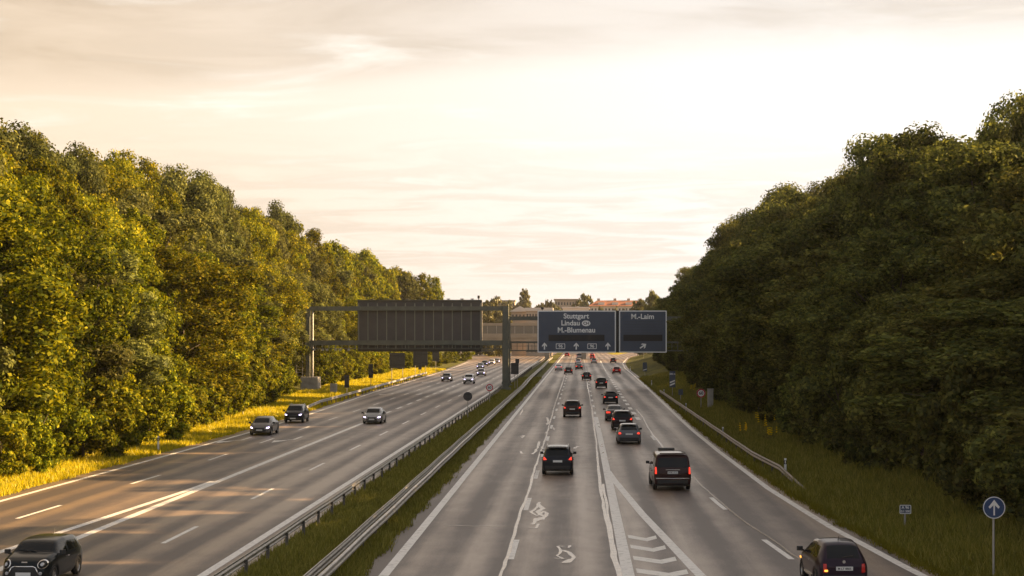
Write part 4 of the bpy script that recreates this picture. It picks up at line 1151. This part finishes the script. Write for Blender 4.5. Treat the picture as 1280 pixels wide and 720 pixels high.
def make_car(kind, facing, lights_on=True, detail='', tail=None):
    S = SPEC[kind]; L = S['L']; W = S['W'] / 2
    name = {'suv': 'suv', 'van': 'van', 'city': 'small_car', 'mini': 'small_hatchback', 'hatch': 'hatchback', 'sedan': 'sedan'}[kind]
    root = empty(name)
    m2 = car_shell(S)
    bm = bmesh.new(); bm.from_mesh(m2); bvh = BVHTree.FromBMesh(bm); bm.free()
    body = link_mesh('body', split_mesh(m2, {0}, 'body'), M['paint'], root); body.color = (.02, .02, .02, 1)
    link_mesh('underbody', split_mesh(m2, {5}, 'underbody'), M['trim'], root)
    link_mesh('windscreen', split_mesh(m2, {1}, 'windscreen'), M['glass'], root)
    link_mesh('rear_window', split_mesh(m2, {2}, 'rear_window'), M['glass'], root)
    link_mesh('side_window', split_mesh(m2, {3}, 'side_window'), M['glass'], root)
    link_mesh('side_window', split_mesh(m2, {4}, 'side_window'), M['glass'], root)
    ip = lambda tab, y: float(np.interp(y, [a for a, _ in tab], [b for _, b in tab]))
    # wheels and dark arches
    for wy in S['wh']:
        ww = ip(S['w'], wy); r = S['wr_']
        for s in (-1, 1):
            b = MB(); pr = [(-.10, r * .60), (-.105, r * .9), (-.07, r), (.07, r), (.105, r * .9), (.10, r * .66), (.085, r * .62)]
            pr = [(x * s, rr) for x, rr in pr]
            lathe_x(b, pr, s * (ww - .115), wy, r); wh = b.build('wheel', M['tyre'], root, True)
            b = MB(); lathe_x(b, [(.085 * s, r * .64), (.06 * s, r * .60), (.05 * s, r * .58)], s * (ww - .115), wy, r)
            for q in range(7):
                a = 2 * math.pi * q / 7; c = math.cos(a); d = math.sin(a); x = s * (ww - .115 + .06); t = .05
                b.raw([(x, wy + c * r * .08 - d * t, r + d * r * .08 + c * t), (x, wy + c * r * .08 + d * t, r + d * r * .08 - c * t), (x, wy + c * r * .62 + d * t * .7, r + d * r * .62 - c * t * .7), (x, wy + c * r * .62 - d * t * .7, r + d * r * .62 + c * t * .7)], [(0, 1, 2, 3)])
            lathe_x(b, [(.07 * s, .0), (.07 * s, r * .2), (.03 * s, r * .22)], s * (ww - .115), wy, r, 12)
            b.build('rim', M['rim'], wh)
            b = MB(); lathe_x(b, [(s * .02, 0), (s * .02, r * .62)], s * (ww - .115), wy, r, 16); b.build('brake_disc', M['trim'], wh)
            b = MB(); q = []
            for k in range(13):
                a = math.pi * k / 12; q.append((math.cos(a), math.sin(a)))
            P = [(s * (ww * .60), wy + c * (r + .045), r + d * (r + .045)) for c, d in q] + [(s * (ww * .962), wy + c * (r + .045), r + d * (r + .045)) for c, d in q]
            b.raw(P + [(s * ww * .60, wy, r * .5)], [(k, k + 1, 14 + k, 13 + k) for k in range(12)] + [(k + 1, k, 26) for k in range(12)])
            b.build('wheel_arch', M['trim'], root)
    # mirrors
    my = S['wind'][1] - .12; mz = ip(S['belt'], my) + .06
    for s in (-1, 1):
        b = MB(); wv = ip(S['w'], my); b.box((s * (wv + .075), my - .03, mz + .02), (.19, .13, .14), bev=.05); b.box((s * (wv - .03), my, mz - .04), (.14, .08, .05)); mr = b.build('mirror', M['trim'], root, False)
    # door handles and shut lines
    for s in (-1, 1):
        for a, b_ in S['side'][-2:]:
            if kind in ('city', 'mini') and a < 1.2: continue
            wv = ip(S['w'], a + .15); z = ip(S['belt'], a) - .12
            b = MB(); b.box((s * (wv + .005), a + .14, z), (.05, .18, .03)); b.build('door_handle', M['chrome'] if kind in ('city', 'mini') else M['trim'], root)
    # bumpers / lower trims
    patch(bvh, -W * .80, W * .80, S['clear'] + .13, S['clear'] + .30, +1, .012, n=8).build('rear_bumper', M['trim'], root)
    patch(bvh, -W * .70, W * .70, S['clear'] + .13, S['clear'] + .26, -1, .012, n=8).build('front_bumper', M['trim'], root)
    # lamps
    if kind == 'city': tail = M['tail_dim']
    if tail is None: tail = M['tail'] if (facing > 0 and lights_on) else M['tail_dim']
    bz = ip(S['belt'], .06)
    hz_ = ip(S['belt'], L - .35)
    for s in (-1, 1):
        if kind == 'van': shp = quadshape((s * W * .84, .86), (s * W * .94, .86), (s * W * .93, 1.22), (s * W * .85, 1.20))
        elif kind == 'city': shp = quadshape((s * W * .66, .56), (s * W * .80, .58), (s * W * .79, .84), (s * W * .67, .84))
        elif kind == 'suv': shp = quadshape((s * W * .68, .88), (s * W * .90, .86), (s * W * .88, 1.04), (s * W * .77, .99))
        elif kind == 'mini': shp = quadshape((s * W * .62, .66), (s * W * .80, .66), (s * W * .80, .88), (s * W * .62, .88))
        elif kind == 'sedan': shp = quadshape((s * W * .45, .74), (s * W * .88, .72), (s * W * .86, .90), (s * W * .48, .88))
        else: shp = quadshape((s * W * .64, .74), (s * W * .88, .72), (s * W * .84, .88), (s * W * .68, .86))
        patch(bvh, 0, 0, 0, 0, +1, .02, shp).build('taillight', tail, root, True)
        hm = M['head'] if (facing < 0 and lights_on) else M['head_off']
        if kind == 'mini':
            h = patch(bvh, 0, 0, 0, 0, -1, .018, roundshape(s * .60, .73, .15, .145)).build('headlight', M['chrome'], root, True)
            patch(bvh, 0, 0, 0, 0, -1, .03, roundshape(s * .60, .73, .125, .12)).build('lens', M['glass'], h, True)
            patch(bvh, 0, 0, 0, 0, -1, .036, roundshape(s * .605, .735, .055, .055)).build('projector', M['head_off'], h, True)
            patch(bvh, 0, 0, 0, 0, -1, .03, roundshape(s * .56, .44, .055, .055)).build('fog_lamp', M['head_off'], root, True)
        elif kind == 'city': patch(bvh, 0, 0, 0, 0, -1, .02, roundshape(s * .50, .66, .11, .12)).build('headlight', hm, root, True)
        else:
            z = hz_ - .13
            patch(bvh, 0, 0, 0, 0, -1, .02, quadshape((s * W * .60, z - .05), (s * W * .82, z - .02), (s * W * .84, z + .08), (s * W * .62, z + .04))).build('headlight', hm, root, True)
    # grille and plates
    if kind == 'mini':
        b = patch(bvh, 0, 0, 0, 0, -1, .012, quadshape((-.46, .43), (.46, .43), (.36, .64), (-.36, .64)), 8); b.build('grille', M['trim'], root)
        fr = MB()
        pts = [(-.50, .42), (-.41, .62), (-.33, .66), (.33, .66), (.41, .62), (.50, .42)]
        for (xa, za), (xb, zb_) in zip(pts, pts[1:]):
            ha = bvh.ray_cast(Vector((xa, 10, za)), Vector((0, -1, 0)))[0]; hb = bvh.ray_cast(Vector((xb, 10, zb_)), Vector((0, -1, 0)))[0]
            fr.tube((xa, ha.y + .02, za), (xb, hb.y + .02, zb_), .022, .022, 8)
        fr.build('grille_frame', M['chrome'], root, True)
        hb = bvh.ray_cast(Vector((0, 10, .80)), Vector((0, -1, 0)))[0]
        b = MB(); b.box((0, hb.y + .01, .79), (.20, .03, .045)); b.build('bonnet_emblem', M['chrome'], root)
        b = MB(); b.tube((0, .75, 1.40), (0, .62, 1.56), .012, .006, 6); b.build('antenna', M['trim'], root)
        # bonnet stripes' dark vents and wipers
        for s in (-1, 1):
            b = MB(); h0 = bvh.ray_cast(Vector((s * .1, 2.80, 3)), Vector((0, 0, -1)))[0]; h1 = bvh.ray_cast(Vector((s * .1 + .42, 2.72, 3)), Vector((0, 0, -1)))[0]
            b.tube(h0 + Vector((0, 0, .015)), h1 + Vector((0, 0, .02)), .012, .008, 6); b.build('wiper', M['trim'], root)
    else:
        patch(bvh, 0, 0, 0, 0, -1, .012, quadshape((-W * .36, hz_ - .36), (W * .36, hz_ - .36), (W * .44, hz_ - .12), (-W * .44, hz_ - .12)), 8).build('grille', M['trim'], root)
    hp = bvh.ray_cast(Vector((0, 10, .44)), Vector((0, -1, 0)))[0]
    b = MB(); b.box((0, hp.y + .03, .42), (.50, .02, .11)); b.build('licence_plate', M['plate'], root)
    pz = {'van': .93, 'city': .70, 'suv': .80, 'mini': .6, 'hatch': .74, 'sedan': .70}[kind]
    hp = bvh.ray_cast(Vector((0, -10, pz)), Vector((0, 1, 0)))[0]
    b = MB(); b.box((0, hp.y - .03, pz), (.52, .02, .12)); lp = b.build('licence_plate', M['plate'], root)
    if detail in ('van', 'city'):
        text_mesh({'van': 'M MU 6123', 'city': 'M LT 8805'}[detail], .095, 'lettering', M['black'], lp, 0, pz - .005, hp.y - .043)
    if kind == 'van':
        b = MB(); b.box((0, hp.y - .03, pz + .15), (.72, .04, .035)); b.build('chrome_handle', M['chrome'], root)
        b = MB(); b.box((-.12, 2.9, 1.965), (.85, .55, .09), bev=.05); b.build('roof_box', M['trim'], root)
        patch(bvh, -W * .88, W * .88, .62, .66, +1, .016, n=8).build('trim_strip', M['chrome'], root)
        b = MB(); b.box((0, .22, 1.90), (1.3, .16, .04), bev=.04); b.build('spoiler', M['paint'], root).color = (.05, .03, .025, 1)
    if kind in ('suv', 'hatch'):
        b = MB(); b.box((0, S['rear'][1] - .02, S['top'][3][1] + .045), (1.05, .22, .03), bev=.05); sp = b.build('spoiler', M['trim'], root)
        for s in (-1, 1):
            if kind == 'suv': b = MB(); b.tube((s * .60, .75, 1.62), (s * .60, 2.5, 1.63), .018, .018, 6); b.build('roof_rail', M['chrome'], root)
    if kind == 'city':
        hp2 = bvh.ray_cast(Vector((0, -10, .90)), Vector((0, 1, 0)))[0]
        b = MB(); b.slab_xz(disc(0, .90, .05, 16), hp2.y - .025, hp2.y); b.build('round_emblem', M['chrome'], root)
        hp2 = bvh.ray_cast(Vector((0, -10, 1.03)), Vector((0, 1, 0)))[0]; hp3 = bvh.ray_cast(Vector((.30, -10, 1.08)), Vector((0, 1, 0)))[0]
        b = MB(); b.tube(hp2 + Vector((-.05, -.03, 0)), hp3 + Vector((0, -.03, 0)), .014, .01, 6); b.build('wiper', M['trim'], root)
        b = MB(); b.tube((0, .95, 1.46), (0, .80, 1.62), .012, .006, 6); b.build('antenna', M['trim'], root)
        for s in (-1, 1): b = MB(); b.box((s * .80, 1.7, .36), (.035, 1.2, .06)); b.build('sill_strip', M['chrome'], root)
        patch(bvh, 0, 0, 0, 0, +1, .028, quadshape((-W * .76, .60), (-W * .63, .60), (-W * .63, .66), (-W * .76, .66))).build('indicator_lamp', M['amber'], root)
        b = MB(); b.box((-.79, 3.0, .70), (.03, .13, .06)); b.build('indicator_lamp', M['amber'], root)
    return root

protos = {}
def car(kind, u, v, facing, col, label, rz=0.0, sc=1.0, on=True, shiny=None, cat='car', detail='', group=None, D=None, low=False):
    key = (kind, facing, on, detail)
    if key in protos: root = copy_tree(protos[key])
    else: root = make_car(kind, facing, on, detail); protos[key] = root
    S = SPEC[kind]
    p = G(u, v) if D is None else Vector((at(u, HZ, D).x, at(u, HZ, D).y, 0))
    rot = (0 if facing > 0 else math.pi) + R(rz)
    # (u, v) marks the end of the car nearest the camera: rear for cars driving away, nose for oncoming ones
    near = Vector((0, 0 if facing > 0 else S['L'], 0)) * sc
    near.rotate(Matrix.Rotation(rot, 3, 'Z'))
    root.location = (p.x - near.x, p.y - near.y, .012); root.rotation_euler = (0, 0, rot); root.scale = (sc, sc, sc)
    for ch in root.children:
        if ch.name.split('.')[0] in ('body', 'spoiler') and ch.data.materials and ch.data.materials[0] == M['paint']: ch.color = (*col, 1)
    tag(root, label, cat, group)
    return root
BLK = (.010, .010, .012); DKG = (.035, .036, .040); GRY = (.13, .135, .15); SIL = (.42, .42, .42); WHT = (.72, .70, .68); RED = (.35, .012, .012); MAR = (.035, .014, .013); PUR = (.022, .012, .024)
away = 'cars driving away on the right carriageway'; onc = 'oncoming cars on the left carriageway'
car('city', 1055.5, 0, 1, PUR, 'small dark purple car with an amber indicator lit at the lower right', 3.6, D=54.4, detail='city', group=away)
car('van', 841, 614, 1, MAR, 'maroon van with a chrome strip and a box on its roof', 1.5, detail='van', cat='van', group=away)
car('suv', 697, 594.5, 1, (.018, .020, .026), 'near black suv in the middle lane above the road scribbles', group=away)
car('hatch', 786.5, 555.5, 1, GRY, 'grey hatchback following the cluster of three cars', .3, group=away)
car('suv', 778, 538, 1, (.025, .012, .014), 'dark wine suv just ahead of the grey hatchback', group=away)
car('sedan', 768.5, 526.5, 1, (.10, .085, .08), 'pale roofed sedan half hidden by the dark wine suv', group=away)
car('hatch', 763.3, 505, 1, BLK, 'black hatchback beside the block markings', group=away)
car('suv', 751.7, 485.5, 1, BLK, 'black suv right of the second lane line', group=away)
car('suv', 715.3, 521.8, 1, (.05, .025, .020), 'brown suv alone in the middle lane with tall red lamps', group=away)
car('hatch', 733.2, 475.2, 1, BLK, 'black hatchback in the middle lane ahead of the brown suv', group=away)
car('hatch', 710.5, 467.6, 1, (.03, .02, .018), 'dark hatchback in the left lane below the wide board', group=away)
car('sedan', 698.2, 463.2, 1, WHT, 'white sedan nearest the median below the wide board', group=away)
car('sedan', 723.8, 462.3, 1, (.02, .02, .022), 'black sedan with a white car tucked ahead of it', group=away)
car('hatch', 722.6, 455.5, 1, WHT, 'white topped red lamp car ahead of the black sedan', group=away)
car('hatch', 742.5, 454.3, 1, SIL, 'silver hatchback below the gap between the boards', group=away)
car('hatch', 740.6, 449.2, 1, RED, 'dark red hatchback ahead of the silver hatchback', group=away)
car('van', 724, 448.6, 1, WHT, 'white van far away in the middle lane', cat='van', group=away)
car('suv', 708.8, 446.0, 1, RED, 'furthest red suv in the left lane under the wide board', group=away)
car('hatch', 770.8, 467.3, 1, RED, 'red hatchback alone in the right exit lane', group=away)
car('hatch', 766.3, 453.6, 1, BLK, 'small dark hatchback furthest in the exit lane', -3, group=away)
car('sedan', 740.2, 445.8, 1, (.25, .03, .03), 'furthest red sedan under the left edge of the narrow board', group=away)

car('mini', 29, 0, -1, (.010, .013, .014), 'black small hatchback with round headlights and chrome grille frame at the lower left', -1.5, on=False, D=55.3, group=onc, sc=.96)
car('sedan', 324, 544.5, -1, (.20, .18, .16), 'silver grey sedan with lit lamps on the outer left lane', group=onc)
car('suv', 366, 529, -1, (.012, .013, .018), 'black suv with violet lit headlamps beside the left guardrail', group=onc)
car('sedan', 464.5, 530.2, -1, (.36, .34, .32), 'silver sedan alone in the middle of the left carriageway', group=onc)
car('hatch', 557.5, 477, -1, (.10, .10, .11), 'grey blue hatchback left of the white van below the panel', group=onc)
car('suv', 585.5, 480, -1, WHT, 'white suv nearest the round dark sign', group=onc)
car('hatch', 601, 470.2, -1, (.30, .30, .32), 'silver hatchback right behind the white suv', group=onc)
car('sedan', 600, 461.0, -1, SIL, 'pale silver sedan left of the third row of oncoming cars', group=onc)
car('hatch', 605.5, 457.5, -1, DKG, 'dark hatchback partly hidden between pale oncoming cars', group=onc)
car('suv', 614.5, 456.3, -1, SIL, 'silver suv in the far group by the gantry post', group=onc)
car('sedan', 621, 454.0, -1, (.16, .16, .18), 'bluish grey sedan nearest the gantry post', group=onc)
car('suv', 592, 444, -1, WHT, 'white suv far off on the joining ramp', -6, group=onc)

# trees closing the far end of the left wood, shrubs along the far verge
for u, vt, D, w in ((505, 341, 470, 48), (522, 343, 500, 44), (539, 346, 520, 40), (480, 332, 440, 46)):
    p = at(u, HZ, D); pr = protos_lo[int(u) % 3]; z0 = gz(p.x, p.y) - .2; H = CH + (HZ - vt) * D / F - z0
    o = plant(pr, (p.x, p.y, z0), 1, 1, u, 'golden green tree closing the far end of the left wood', 'tree', 'trees at the far end of the left wood')
    q = w * D / F / 10.4; o.scale = (q, q, H / 18.6)
for u, v, D, sc in ((578, 452, 560, 1.0), (566, 455, 520, .7), (585, 450, 590, .8), (552, 455, 500, 1.1), (540, 459, 450, .9), (525, 462, 420, .9), (505, 465, 400, .9)):
    p = at(u, HZ, D); plant(protos_sh[int(u) % 3], (p.x, p.y, gz(p.x, p.y) - .2), sc, sc * .8, u, 'low sunlit shrub on the far left verge beyond the guardrail', 'shrub', 'shrubs on the far left verge')
def island(pix, label):
    P = [G(u, v) for u, v in pix]; b = MB(); n = len(P); c = sum((p for p in P), Vector()) / n
    b.raw([(p.x, p.y, .03) for p in P] + [(c.x + (p.x - c.x) * .8, c.y + (p.y - c.y) * .8, .22) for p in P], [(i, (i + 1) % n, n + (i + 1) % n, n + i) for i in range(n)] + [tuple(range(n, 2 * n))])
    o = b.build('grass_island', M['island']); tag(o, label, 'grass', kind='structure')
M['island'] = mat('mown_island_grass', (.24, .20, .02), .95, 0, .1, var=.4, vscale=.3)
island([(598, 439.5), (603, 443), (612, 445.8), (622, 445), (634, 442), (648, 437.5), (640, 434.5), (612, 435)], 'yellow grass island')
island([(757, 440.5), (764, 443.3), (772, 443.5), (788, 440.5), (796, 437), (770, 436)], 'grass island at the right exit')

# ------------------------------------------------------------------ thin warm evening haze
def haze():
    b = MB(); b.box((0, 620, 29), (2600, 1500, 62.5)); m = bpy.data.materials.new('haze'); m.use_nodes = True; nt = m.node_tree
    for n in list(nt.nodes): nt.nodes.remove(n)
    out = nt.nodes.new('ShaderNodeOutputMaterial'); v = nt.nodes.new('ShaderNodeVolumePrincipled')
    v.inputs['Color'].default_value = (1.0, .93, .84, 1); v.inputs['Density'].default_value = .00007; v.inputs['Anisotropy'].default_value = .5
    nt.links.new(v.outputs[0], out.inputs['Volume'])
    o = b.build('haze', m); tag(o, kind='stuff')
haze()
